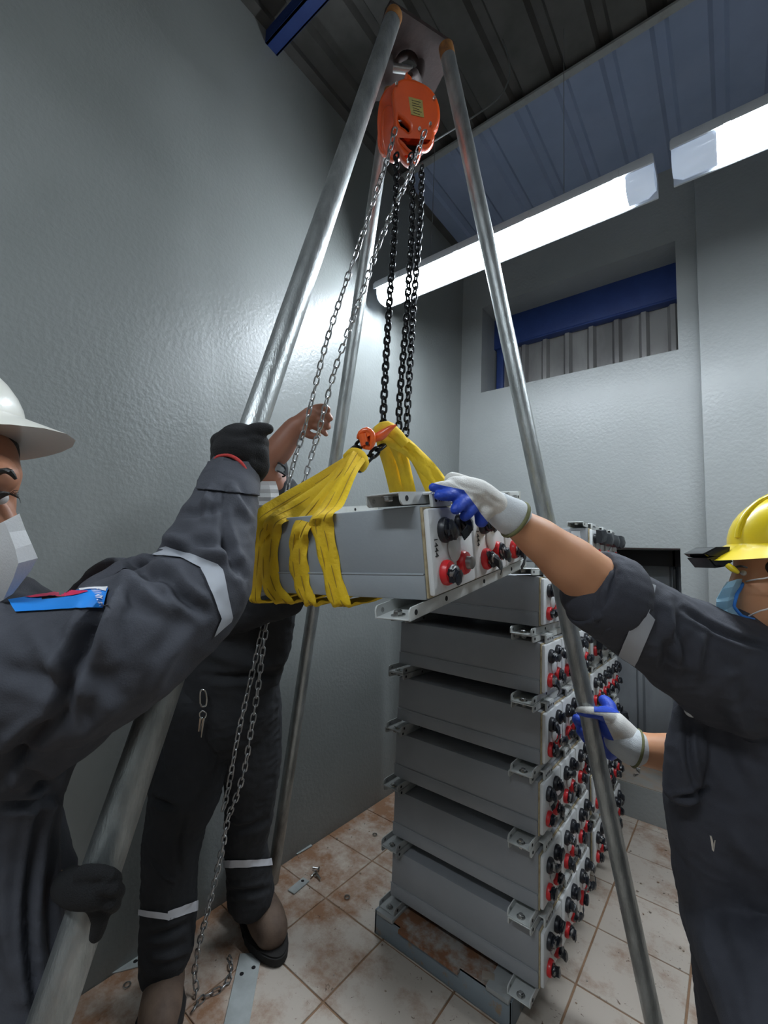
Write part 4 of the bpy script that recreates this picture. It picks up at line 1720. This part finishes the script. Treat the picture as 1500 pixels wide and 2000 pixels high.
# eye, lashes and brow
mb = MB()
mb.ball(P(0, 972, .615), .0100, 16, 10)
wobj('eye', mb, M['eye'], w1)
mb = MB()
for k in range(7):
    a = P(18 + k * 1.5, 965 + k * .6, .585)
    mb.tube([a, P(28 + k * 1.6, 958 + k * 2.6, .58), P(36 + k * .8, 959 + k * 4, .58)], [.0007, .0005, .0002], 4)
q, r = crom([P(-12, 978, .605), P(2, 966, .600), P(18, 964, .600)], [.0035, .005, .002], .004)
mb.tube(q, r, 6)
wobj('eyelash', mb, M['hair'], w1)
mb = MB()
q, r = crom([P(-16, 934, .61), P(4, 920, .60), P(20, 922, .60), P(31, 936, .605)], [.002, .004, .0045, .002], .005)
mb.tube(q, r, 8)
wobj('eyebrow', mb, M['hair'], w1)
b = Body()
b.plimb([(-70, 885, .67, 86), (-150, 960, .70, 100), (-165, 1040, .71, 70)])
b.done('hair', M['hair'], w1, .006, 4)


# boots
def boot(parent, pos, yaw, s=1.0, label=None):
    m_ = Matrix.Translation(pos) @ Matrix.Rotation(yaw, 4, 'Z') @ Matrix.Scale(s, 4)
    b = Body()
    b.limb([m_ @ Vector((-.045, 0, .15)), m_ @ Vector((-.045, 0, .08)), m_ @ Vector((-.03, 0, .055))], [.052 * s, .050 * s, .046 * s])
    b.limb([m_ @ Vector((-.06, 0, .05)), m_ @ Vector((.03, 0, .060)), m_ @ Vector((.09, 0, .056)), m_ @ Vector((.125, 0, .051))], [.044 * s, .053 * s, .054 * s, .049 * s])
    bt = b.done('boot', M['boot'], parent, .005, 6)
    mb = MB()
    poly = []
    for k in range(28):
        a = 2 * pi * k / 28
        rx = .16 if cos(a) > 0 else .125
        poly.append((.04 + rx * cos(a) * (1 if abs(cos(a)) < .99 else 1), (.062 if cos(a) > 0 else .050) * sin(a) * (1.0)))
    mb.prism(poly, .026, m_ @ Matrix.Translation((0, 0, .0005)), .004)
    me = mb.mesh('sole', M['sole'], 40)
    me.transform(world_of(parent).inverted())
    link('sole', me, bt, bt.matrix_basis.inverted())
    mb = MB()
    for k in range(4):
        x = .055 - k * .022
        z = .104 + k * .010
        mb.tube([m_ @ Vector((x, -.026, z - .010)), m_ @ Vector((x - .004, 0, z + .001)), m_ @ Vector((x, .026, z - .010))], .0022, 6)
    me = mb.mesh('laces', M['hair'], 40)
    me.transform(world_of(parent).inverted())
    link('laces', me, bt)
    return bt


boot(w1, Vector((fx + .0, fy - .10, 0)), radians(38))
boot(w1, Vector((fx - .12, fy + .12, 0)), radians(38))

# ---------------------------------------------------------------- worker in the middle, behind
w2 = empty('person', (-1.41, 0.98, 0))
tag(w2, 'man in black work clothes standing behind the hanging module, bare hand raised to the chain', 'person')
b = Body()
hd2 = P(512, 940, 1.50)
b.ball(hd2, 1, (.072, .090, .112), Matrix.Rotation(radians(-35), 4, 'Z'))
b.plimb([(505, 990, 1.50, 33), (495, 1040, 1.50, 34)])
b.plimb([(525, 915, 1.46, 18), (535, 935, 1.44, 9), (534, 945, 1.45, 9)])
b.plimb([(480, 1080, 1.52, 70), (465, 1200, 1.53, 75), (450, 1330, 1.53, 75)])
b.plimb([(400, 1400, 1.50, 42), (350, 1640, 1.44, 28), (325, 1890, 1.36, 20)])
b.plimb([(495, 1400, 1.56, 38), (488, 1600, 1.60, 24), (488, 1770, 1.62, 18)])
# raised arm and open hand
b.plimb([(548, 1060, 1.50, 32), (560, 985, 1.46, 26), (520, 915, 1.43, 27), (545, 878, 1.42, 27), (572, 840, 1.42, 22), (590, 826, 1.42, 18)])
b.plimb([(590, 826, 1.42, 19), (604, 818, 1.42, 21), (612, 816, 1.42, 19)])
b.plimb([(600, 806, 1.42, 10), (618, 797, 1.41, 8.0), (634, 795, 1.395, 7.0), (641, 800, 1.38, 5.5)], seg=10)
b.plimb([(606, 812, 1.42, 10), (625, 808, 1.405, 8.0), (640, 811, 1.39, 7.0), (646, 818, 1.375, 5.5)], seg=10)
b.plimb([(608, 821, 1.42, 10), (625, 822, 1.405, 8.0), (638, 828, 1.39, 6.8), (642, 835, 1.38, 5.2)], seg=10)
b.plimb([(606, 828, 1.42, 9), (620, 835, 1.405, 7.5), (631, 843, 1.395, 6.0), (637, 849, 1.385, 4.8)], seg=10)
b.plimb([(592, 836, 1.41, 10), (600, 847, 1.395, 8.5), (612, 852, 1.38, 7), (622, 850, 1.37, 5.2)], seg=10)
# other arm
b.plimb([(430, 1060, 1.52, 32), (400, 1160, 1.50, 28), (470, 1190, 1.40, 24), (560, 1165, 1.38, 20)])
b.done('body', M['skin_dark'], w2, .0045, 3)
b = Body()
b.plimb([(485, 1040, 1.52, 60), (475, 1090, 1.52, 92), (462, 1190, 1.52, 100), (458, 1270, 1.52, 100), (448, 1325, 1.52, 96)], (VH, .8))
b.plimb([(400, 1070, 1.52, 46), (380, 1150, 1.50, 44), (430, 1200, 1.42, 42), (520, 1180, 1.36, 36), (565, 1172, 1.36, 30)])
b.plimb([(548, 1050, 1.50, 46), (566, 1000, 1.48, 40), (548, 960, 1.46, 34)])
b.plimb([(520, 1190, 1.50, 60), (524, 1250, 1.50, 46), (510, 1300, 1.51, 40)])
j2 = b.done('jacket', M['coverall_dark'], w2, .006, 5, [(350, 1250, 560, 1300, 14, .008), (400, 1320, 540, 1310, 8, -.010), (380, 1180, 420, 1300, 14, -.007)], .003, 14)
b = Body()
b.plimb([(446, 1320, 1.52, 98), (446, 1372, 1.52, 100)], (VH, .75))
b.plimb([(398, 1370, 1.51, 70), (388, 1450, 1.49, 66), (365, 1540, 1.46, 66), (342, 1620, 1.44, 56), (332, 1700, 1.42, 50), (330, 1780, 1.40, 50), (325, 1850, 1.38, 50), (318, 1885, 1.37, 42)])
b.plimb([(492, 1380, 1.55, 56), (494, 1480, 1.57, 54), (488, 1580, 1.59, 46), (480, 1650, 1.60, 40), (486, 1700, 1.61, 42), (490, 1745, 1.61, 44)])
b.plimb([(330, 1480, 1.45, 30), (312, 1530, 1.44, 22), (320, 1560, 1.44, 20)])
b.plimb([(310, 1640, 1.42, 26), (300, 1672, 1.42, 18)])
p2 = b.done('trousers', M['coverall_dark'], w2, .0055, 4, [
    (300, 1560, 340, 1575, 6, -.010), (360, 1600, 350, 1700, 6, -.006), (290, 1830, 370, 1800, 8, -.008), (300, 1870, 370, 1855, 8, .008),
    (460, 1620, 520, 1600, 8, -.008), (330, 1380, 318, 1500, 5, -.007), (450, 1740, 520, 1735, 7, -.008), (400, 1420, 440, 1480, 9, .006),
    (296, 1680, 340, 1722, 4, .006)], .003, 16)
o = shell('reflective_band', p2, [pxplane(280, 1788, 330, 1796, (300, 1760)), pxplane(280, 1776, 330, 1783, (300, 1800)), pxplane(332, 1700, 332, 1900, (300, 1790))], M['reflect_white'], w2, .004,
          pick=lambda c, n: 260 < px(c)[0] < 336 and 1750 < px(c)[1] < 1830)
o = shell('reflective_band', p2, [pxplane(320, 1800, 380, 1780, (340, 1760)), pxplane(320, 1782, 380, 1760, (340, 1800)), pxplane(328, 1700, 328, 1900, (350, 1790))], M['reflect_white'], w2, .0035,
          pick=lambda c, n: 320 < px(c)[0] < 400 and 1740 < px(c)[1] < 1830)
o = shell('reflective_band', p2, [pxplane(440, 1694, 520, 1691, (480, 1670)), pxplane(440, 1679, 520, 1677, (480, 1700))], M['reflect_white'], w2, .004,
          pick=lambda c, n: 430 < px(c)[0] < 540 and px(c)[1] > 1600)
_p = at(320, 1950, 2, 0)
boot(w2, Vector((_p.x, _p.y, 0)), radians(-33), 1.1)
_p = at(497, 1796, 2, 0)
boot(w2, Vector((_p.x, _p.y, 0)), radians(-14), 1.2)
# cap and goggles
mb = MB()
m_ = basis(P(512, 922, 1.50), RH_, VH, UP)
mb.lathe([(.098 * cos(a), .10 * sin(a)) for a in np.linspace(-.25, pi / 2 - .001, 9)] + [(0, .10)], 28, m_ @ Matrix.Diagonal((.9, 1, 1, 1)))
wobj('headgear', mb, M['headband'], w2, 50)
mb = MB()
for dy in (0, 16):
    q, r = crom([P(536, 902 + dy, 1.41), P(548, 906 + dy, 1.39), P(557, 914 + dy * .9, 1.40), P(552, 926 + dy * .3, 1.41)], [.003] * 4, .006)
    mb.tube(q, r, 8)
mb.tube([P(530, 912, 1.42), P(556, 922, 1.40)], .003, 8)
wobj('goggles', mb, M['headband'], w2, 50)
mb = MB()
vs = [[mb.bm.verts.new(P(x, y, d)) for x, y, d in row] for row in (
    [(536, 903, 1.405), (548, 907, 1.388), (557, 914, 1.40)], [(534, 918, 1.405), (547, 924, 1.388), (554, 928, 1.40)])]
for j in range(2):
    mb.bm.faces.new((vs[0][j], vs[0][j + 1], vs[1][j + 1], vs[1][j]))
wobj('goggle_lens', mb, M['sunglass'], w2, 50)
# pleated mask
mb = MB()
rows = []
for i in range(9):
    f = i / 8
    y = 940 + 62 * f
    dz = .010 * (i % 2)
    bul = sin(f * pi)
    rows.append([mb.bm.verts.new(P(x, y + (4 if j == 0 else 0), d)) for j, (x, d) in enumerate(
        ((488 - 4 * bul, 1.44), (505, 1.40 - .02 * bul + dz), (524 + 5 * bul, 1.375 - .02 * bul + dz), (538 + 7 * bul, 1.39 + dz * .5), (540 + 6 * bul, 1.44)))])
for r0, r1 in zip(rows, rows[1:]):
    for j in range(4):
        mb.bm.faces.new((r0[j], r0[j + 1], r1[j + 1], r1[j]))
bmesh.ops.solidify(mb.bm, geom=mb.bm.faces[:], thickness=-0.001)
wobj('face_mask', mb, M['mask_white'], w2, 20)
# belt clip with keys
mb = MB()
q, r = crom([P(391, 1372, 1.36), P(392, 1350, 1.36), P(400, 1348, 1.36), P(404, 1362, 1.36), P(402, 1378, 1.36), P(394, 1380, 1.36)], [.0032] * 6, .004)
mb.tube(q, r, 8, closed=True)
q, r = crom([P(396, 1388, 1.36), P(403, 1393, 1.36), P(400, 1402, 1.36), P(391, 1400, 1.36), P(390, 1392, 1.36)], [.0025] * 5, .004)
mb.tube(q, r, 8, closed=True)
mb.tube([P(393, 1402, 1.36), P(389, 1428, 1.36)], [.006, .0035], 6)
mb.tube([P(398, 1402, 1.355), P(393, 1440, 1.355)], [.004, .0015], 6)
wobj('key_clip', mb, M['chrome'], w2, 50)

# ---------------------------------------------------------------- worker on the right
w3 = empty('person', (.12, 1.12, 0))
tag(w3, 'man in yellow helmet and blue mask at the right edge, white and blue gloves', 'person')
b = Body()
b.ball(P(1532, 1120, 1.02), 1, (.082, .096, .118), Matrix.Rotation(radians(-52), 4, 'Z'))
b.plimb([(1485, 1080, 1.0, 44), (1480, 1108, 1.0, 38), (1484, 1150, 1.0, 50), (1490, 1195, 1.0, 48)])
b.plimb([(1455, 1118, 1.0, 13), (1444, 1138, 1.0, 12), (1448, 1150, 1.0, 11)])
b.plimb([(1525, 1180, 1.03, 54), (1530, 1290, 1.04, 54)])
b.plimb([(1520, 1345, 1.05, 80), (1490, 1500, 1.06, 85), (1480, 1750, 1.06, 80)])
b.limb([P(1450, 1800, 1.05), Vector((.08, 1.10, .5)), Vector((.08, 1.06, .1))], [.085, .06, .045])
b.limb([P(1520, 1800, 1.05), Vector((.20, 1.30, .5)), Vector((.20, 1.30, .1))], [.085, .06, .045])
b.plimb([(1480, 1330, 1.02, 55), (1400, 1285, .98, 56), (1290, 1212, .94, 54), (1180, 1150, .90, 56), (1120, 1105, .88, 53), (1060, 1058, .86, 42), (1010, 1022, .845, 31), (985, 1005, .84, 28)])
b.plimb([(1400, 1400, 1.22, 50), (1400, 1480, 1.24, 44), (1330, 1474, 1.30, 38), (1262, 1464, 1.355, 31), (1225, 1450, 1.37, 25)])
b.done('body', M['skin_light'], w3, .0045, 4)
b = Body()
b.plimb([(1535, 1290, 1.06, 105), (1520, 1310, 1.05, 130), (1482, 1400, 1.05, 144), (1460, 1550, 1.05, 148), (1462, 1700, 1.05, 135), (1480, 1850, 1.05, 120), (1500, 1990, 1.05, 125), (1520, 2150, 1.05, 125)], (VH, .8))
b.plimb([(1480, 1330, 1.0, 100), (1420, 1310, .98, 112), (1350, 1270, .955, 98), (1275, 1225, .93, 84), (1210, 1185, .91, 78), (1172, 1158, .90, 74)])
b.plimb([(1500, 1260, 1.03, 60), (1440, 1235, 1.0, 48)])
b.plimb([(1345, 1400, 1.02, 26), (1338, 1470, 1.0, 34), (1328, 1540, 1.0, 30)])
b.plimb([(1420, 1400, 1.20, 80), (1400, 1480, 1.22, 64), (1370, 1475, 1.25, 54)])
b.limb([P(1450, 1800, 1.05), Vector((.08, 1.10, .5)), Vector((.08, 1.06, .08))], [.13, .10, .085])
b.limb([P(1520, 1800, 1.05), Vector((.20, 1.30, .5)), Vector((.20, 1.30, .08))], [.13, .10, .085])
F3 = [(1190, 1120, 1175, 1200, 9, .005), (1255, 1130, 1190, 1205, 9, -.013), (1190, 1205, 1160, 1235, 8, -.010), (1305, 1170, 1330, 1300, 12, .008), (1335, 1190, 1500, 1265, 6, -.007),
      (1330, 1210, 1300, 1330, 12, -.007), (1370, 1230, 1360, 1320, 14, .007), (1420, 1330, 1500, 1480, 18, .008), (1400, 1400, 1470, 1560, 18, -.008),
      (1320, 1560, 1380, 1540, 6, -.010), (1345, 1400, 1360, 1540, 7, -.008), (1420, 1600, 1500, 1700, 20, .007), (1440, 1680, 1480, 1850, 18, -.006), (1380, 1700, 1400, 1950, 20, .005)]
cov3 = b.done('coverall', M['coverall_navy'], w3, .0048, 5, F3, .002, 14)
decal('reflective_band', cov3, [[(1247, 1130), (1279, 1144)], [(1241, 1152), (1276, 1160)], [(1252, 1182), (1265, 1199)]], M['reflect'], w3, .0022)
decal('reflective_band', cov3, [[(1248, 1177), (1277, 1210)], [(1217, 1257), (1247, 1286)], [(1209, 1280), (1240, 1300)]], M['reflect'], w3, .0026)
# rolled sleeve
b = Body()
b.limb([P(1222, 1180, .91), P(1200, 1170, .905), P(1180, 1160, .902), P(1160, 1150, .898), P(1152, 1146, .897)], [x * .9 / FPX for x in (68, 84, 84, 80, 76)], None, 24, False)
b.done('rolled_sleeve', M['coverall_navy'], w3, .0045, 3, [(1175, 1090, 1150, 1190, 5, .003), (1200, 1110, 1165, 1220, 5, -.004)], .0012, 20)
boot(w3, Vector((.06, 1.04, 0)), radians(180 + 30))
boot(w3, Vector((.18, 1.29, 0)), radians(180 + 30))
mb = MB()
q, r = crom([P(1388, 1632, .885), P(1391, 1645, .885), P(1392, 1660, .886)], [.0016, .0022, .0014], .004)
mb.tube(q, r, 6)
mb.tube([P(1396, 1640, .885), P(1393, 1662, .886)], .0014, 6)
wobj('zip_pull', mb, M['chrome'], w3)
mb = MB()
mb.ball(P(1350, 1388, .975), .014, 12, 8)
wobj('pocketed_glove_tip', mb, M['glove_cuff'], w3)

# helmet yellow
mb = MB()
HS = basis(P(1556, 1064, 1.0), -RH_, VH, UP) @ Matrix.Rotation(radians(4), 4, 'Y')
mb.lathe([(.130 * cos(a), .120 * sin(a)) for a in np.linspace(0, pi / 2 - .001, 10)] + [(0, .120)], 36, HS @ Matrix.Diagonal((1.04, .86, 1, 1)))
bi, bo, bu = [], [], []
for k in range(36):
    a = 2 * pi * k / 36
    fo = max(0, cos(a)) ** 2
    ri, ro = .122, .142 + .068 * fo
    bi.append(mb.bm.verts.new(HS @ Vector((ri * 1.03 * cos(a), ri * .86 * sin(a), .010))))
    bo.append(mb.bm.verts.new(HS @ Vector((ro * cos(a), ro * .88 * sin(a), -.016 - .014 * fo))))
    bu.append(mb.bm.verts.new(HS @ Vector((ri * .97 * cos(a), ri * .82 * sin(a), -.020))))
for k in range(36):
    k2 = (k + 1) % 36
    mb.bm.faces.new((bi[k], bi[k2], bo[k2], bo[k]))
    mb.bm.faces.new((bo[k], bo[k2], bu[k2], bu[k]))
bmesh.ops.subdivide_edges(mb.bm, edges=[e for e in mb.bm.edges if False], cuts=1)
for rr_ in (0,):
    pts = [HS @ Vector((.130 * 1.04 * cos(a), rr_, .120 * sin(a) + .002)) for a in np.linspace(.15, 2.8, 22)]
    mb.tube(pts, .006, 8)
wobj('helmet', mb, M['helmet_yellow'], w3, 45)
# dark goggles pushed up under the brim
mb = MB()
mb.prism([(0, 0), (.030, .016), (.062, .018), (.058, -.004), (.030, -.006), (.012, -.008)], .07, basis(P(1375, 1081, .985), RH_, UP, VH), .003)
mb.prism([(.008, -.012), (.056, -.004), (.066, -.018), (.046, -.030), (.026, -.034)], .07, basis(P(1375, 1079, .98), RH_, UP, VH), .003)
wobj('goggles', mb, M['glass_dark'], w3)
mb = MB()
q, r = crom([P(1421, 1104, .95), P(1432, 1112, .94), P(1441, 1118, .94)], [.006, .0065, .004], .004)
mb.tube(q, r, 10)
wobj('goggle_rim', mb, M['helmet_yellow'], w3, 60)
# surgical mask with pleats
mb = MB()
rows = []
pl_ = [
    [(1455, 1130, 1.00), (1440, 1131, .955), (1424, 1136, .95), (1420, 1136, 1.02)],
    [(1448, 1146, .985), (1432, 1146, .945), (1412, 1150, .94), (1410, 1150, 1.03)],
    [(1440, 1160, .975), (1424, 1166, .95), (1400, 1170, .945), (1399, 1170, 1.03)],
    [(1438, 1166, .965), (1422, 1174, .938), (1399, 1176, .93), (1399, 1178, 1.03)],
    [(1434, 1182, .965), (1420, 1190, .945), (1398, 1196, .94), (1398, 1196, 1.03)],
    [(1436, 1188, .965), (1422, 1196, .935), (1399, 1202, .93), (1399, 1204, 1.03)],
    [(1446, 1200, .965), (1434, 1210, .94), (1412, 1214, .94), (1411, 1214, 1.02)],
    [(1452, 1204, .965), (1440, 1214, .93), (1420, 1220, .935), (1420, 1222, 1.02)],
    [(1472, 1210, .97), (1466, 1226, .95), (1456, 1236, .95), (1452, 1240, 1.0)],
]
vs = [[mb.bm.verts.new(P(*p)) for p in row] for row in pl_]
for r0, r1 in zip(vs, vs[1:]):
    for j in range(3):
        mb.bm.faces.new((r0[j], r0[j + 1], r1[j + 1], r1[j]))
bmesh.ops.solidify(mb.bm, geom=mb.bm.faces[:], thickness=-0.001)
wobj('face_mask', mb, M['mask_blue'], w3, 20)
mb = MB()
q, r = crom([P(*row[0][:2], row[0][2] - .006) for row in pl_], [.0035] * len(pl_), .006)
mb.tube(q, r, 8)
wobj('mask_binding', mb, M['mask_edge'], w3, 60)
mb = MB()
q, r = crom([P(1455, 1136, .985), P(1480, 1131, .925), P(1505, 1127, .915), P(1530, 1110, .93)], [.0016] * 4, .01)
mb.tube(q, r, 6)
q, r = crom([P(1463, 1203, .955), P(1485, 1193, .925), P(1510, 1184, .92), P(1535, 1150, .93)], [.0016] * 4, .01)
mb.tube(q, r, 6)
wobj('ear_loop', mb, M['strap_white'], w3, 60)
mb = MB()
mb.ball(P(1452, 1119, .972), .0060, 16, 10)
wobj('eye', mb, M['eye'], w3)
mb = MB()
for k in range(5):
    mb.tube([P(1443 + k * 1.2, 1117, .945), P(1436 + k, 1116 + k, .94)], [.0007, .0002], 4)
q, r = crom([P(1436, 1108, .96), P(1448, 1106, .94), P(1460, 1109, .93)], [.002, .003, .0015], .005)
mb.tube(q, r, 6)
wobj('eyebrow', mb, M['hair'], w3)
b = Body()
b.plimb([(1490, 1092, .985, 16), (1508, 1104, .965, 20), (1522, 1118, .96, 24)])
b.plimb([(1560, 1125, 1.02, 58), (1560, 1160, 1.02, 52)])
b.done('hair', M['hair'], w3, .005, 4)

# glove on the module's top rail
b = Body()
b.plimb([(975, 995, .838, 30), (955, 978, .83, 30), (930, 962, .82, 32), (905, 955, .81, 30), (890, 950, .80, 24)], (UP, .85))
b.plimb([(900, 952, .80, 16), (880, 950, .785, 13), (860, 950, .775, 10.5), (846, 952, .77, 8.5)], seg=14)
b.plimb([(905, 962, .80, 17), (885, 965, .78, 13), (868, 968, .765, 10), (856, 968, .762, 8)], seg=14)
b.plimb([(915, 972, .80, 17), (898, 985, .775, 12), (890, 995, .765, 10)], seg=14)
b.plimb([(925, 982, .81, 17), (914, 1000, .79, 12), (908, 1008, .785, 10)], seg=14)
b.plimb([(920, 950, .84, 18), (895, 938, .85, 14), (882, 932, .86, 11), (876, 936, .87, 9)], seg=14)
b.plimb([(945, 1000, .82, 20), (940, 1018, .82, 12)], seg=14)
ga = b.done('glove', M['glove_white'], w3, .0028, 6, [(880, 945, 940, 965, 4, .0015), (950, 965, 980, 985, 4, -.0015)])
shell('glove_palm', ga, [pxplane(838, 943, 905, 957, (880, 1000)), pxplane(900, 950, 960, 1030, (880, 1010))], M['glove_blue'], w3, .0012)
b = Body()
b.plimb([(972, 992, .84, 32), (988, 1003, .842, 36), (1000, 1010, .845, 38)])
b.done('glove_cuff', M['glove_cuff'], w3, .003, 4)
mb = MB()
c0, c1 = P(1006, 1015, .846), P(985, 1001, .84)
ax = (c0 - c1).normalized()
s_, t_ = mb.frame(ax)
mb.tube([c0 + (s_ * cos(a) + t_ * sin(a)) * .0365 for a in np.linspace(0, 2 * pi, 25)[:-1]], .004, 8, closed=True)
wobj('glove_hem', mb, M['glove_olive'], w3, 60)

# glove on the pole
b = Body()
b.plimb([(1232, 1448, 1.37, 26), (1215, 1432, 1.37, 27), (1195, 1415, 1.37, 28), (1182, 1405, 1.375, 24)])
b.plimb([(1190, 1400, 1.36, 15), (1165, 1392, 1.325, 11), (1145, 1390, 1.32, 10), (1132, 1388, 1.335, 8)], seg=12)
b.plimb([(1192, 1400, 1.39, 16), (1190, 1378, 1.41, 12), (1180, 1368, 1.43, 10)], seg=12)
b.plimb([(1190, 1425, 1.385, 16), (1165, 1425, 1.45, 12), (1140, 1420, 1.455, 11), (1128, 1405, 1.42, 10)], seg=12)
b.plimb([(1195, 1440, 1.385, 16), (1175, 1445, 1.45, 12), (1150, 1440, 1.455, 11), (1136, 1428, 1.42, 10)], seg=12)
b.plimb([(1200, 1452, 1.385, 15), (1185, 1460, 1.44, 12), (1160, 1450, 1.455, 10), (1145, 1442, 1.425, 9)], seg=12)
b.plimb([(1205, 1460, 1.385, 14), (1192, 1474, 1.42, 10)], seg=12)
gb = b.done('glove', M['glove_white'], w3, .0034, 6)
shell('glove_palm', gb, [pxplane(1120, 1390, 1175, 1398, (1150, 1500)), pxplane(1168, 1380, 1215, 1480, (1150, 1440))], M['glove_blue'], w3, .0012)
shell('glove_palm', gb, [pxplane(1120, 1388, 1200, 1392, (1150, 1340)), pxplane(1160, 1300, 1160, 1400, (1200, 1380))], M['glove_blue'], w3, .0012)
b = Body()
b.plimb([(1212, 1447, 1.365, 30), (1226, 1454, 1.362, 34), (1233, 1457, 1.358, 35)])
b.done('glove_cuff', M['glove_cuff'], w3, .0034, 4)
mb = MB()
c0, c1 = P(1242, 1461, 1.354), P(1226, 1455, 1.36)
s_, t_ = mb.frame((c0 - c1).normalized())
mb.tube([c0 + (s_ * cos(a) + t_ * sin(a)) * .0540 for a in np.linspace(0, 2 * pi, 25)[:-1]], .004, 8, closed=True)
wobj('glove_hem', mb, M['glove_olive'], w3, 60)


# ================================================================== LOOSE BITS ON THE FLOOR
def strip(p0, p1, wd, th, holes, label, name='steel_strip', group=None):
    a, b_ = at(*p0, 2, 0), at(*p1, 2, 0)
    L = (b_ - a).length
    ang = math.atan2(b_.y - a.y, b_.x - a.x)
    mb = MB()
    mb.box((0, -wd / 2, .0005), (L, wd / 2, .0005 + th), .001, seg=1)
    mb.mi = 1
    for hx, hy in holes:
        mb.lathe([(0, 0), (.007, 0), (.007, .0006), (0, .0006)], 14, Matrix.Translation((hx * L, hy * wd, th + .0004)))
    o = obj(name, mb, [M['scrap'], M['darkhole']], None, 30, Matrix.Translation((a.x, a.y, 0)) @ Matrix.Rotation(ang, 4, 'Z'))
    return tag(o, label, 'metal strip', group)


strip((576, 1667), (606, 1650), .035, .005, [(.75, .1)], 'small pale drilled steel strip lying by the left wall, farthest one')
strip((568, 1744), (598, 1719), .038, .005, [(.8, .1)], 'small pale drilled steel strip near the foot of the rear tripod leg')
strip((216, 1893), (276, 1878), .045, .005, [(.8, 0)], 'small pale drilled steel strip left of the brown boot')
strip((490, 1864), (446, 2080), .075, .005, [(.17, .25), (.23, -.22)], 'long pale drilled steel plate lying in front of the boots')
mb = MB()
for k, (x, y) in enumerate(((618, 1696), (612, 1707), (622, 1712))):
    c = at(x, y, 2, .009)
    d = Vector((cos(1.2 * k + .5), sin(1.2 * k + .5), 0)) * .018
    tt = MB()
    tt.tube([c - d, c + d * .5], .004, 8)
    tt.tube([c + d * .5, c + d * .85], .008, 6)
    tag(obj('bolt', tt, M['chrome'], None, 30), ['zinc bolt lying uppermost of three on the tiles', 'zinc bolt lying in the middle of three on the tiles', 'zinc bolt lying lowest of three on the tiles'][k], 'bolt', 'loose bolts on the floor')
mb.bm.free()
for (x, y, lab) in ((678, 1752, 'small steel ring on a white tile left of the near stack'), (248, 1924, 'small steel ring on the floor left of the brown boot'), (732, 1630, 'small steel ring on muddy tile beside the stack')):
    c = at(x, y, 2, .0035)
    mb = MB()
    mb.tube([c + Vector((cos(a), sin(a), 0)) * .010 for a in np.linspace(0, 2 * pi, 17)[:-1]], .0028, 6, closed=True)
    tag(obj('washer', mb, M['chrome'], None, 60), lab, 'washer', 'loose washers on the floor')
for k, (x, y) in enumerate(((1208, 1497), (1218, 1502), (1212, 1508), (1243, 1500), (1248, 1506), (1243, 1513))):
    c = at(x, y, 2, DZ0 + .012)
    c.y = max(c.y, YB + .03)
    mb = MB()
    d = Vector((cos(2.1 * k), sin(2.1 * k), 0)) * .014
    mb.tube([c - d, c + d], .004, 8)
    mb.tube([c + d, c + d * 1.5], .008, 6)
    tag(obj('bolt', mb, M['chrome'], None, 30), 'loose bolt on the dusty ledge, %s of the %s three' % (('uppermost', 'middle one', 'lowest')[k % 3], ('left', 'right')[k // 3]), 'bolt', 'loose bolts on the ledge')
mb = MB()
c = at(1343, 1780, 2, 0)
mb.lathe([(0, .001), (.016, .001), (.018, .01), (.013, .028), (0, .032)], 16, Matrix.Translation(c))
tag(obj('rubber_cap', mb, M['blackp'], None, 50), 'black rubber cap on the tiles beside the right man', 'cap')
# pebbles and crumbs of mortar swept along the floor
mb = MB()
rr = random.Random(3)
for k in range(260):
    x = XL + .01 + abs(rr.gauss(0, .5)) if k % 2 else rr.uniform(-.45, .3)
    y = rr.uniform(.7, 2.9)
    s = rr.uniform(.0015, .0045)
    if -1.15 < x < -.48 and y > 1.35 or x < -1.15 and .6 < y < 1.4:
        continue
    mb.ball((x, y, s * .5), s, 5, 3, Matrix.Rotation(rr.uniform(0, 3), 4, 'Z'), (1.6, 1, .6))
tag(obj('mortar_crumbs', mb, M['ledge'], None, 0), 'brown mortar crumbs scattered over the tiles', 'debris', None, 'stuff')
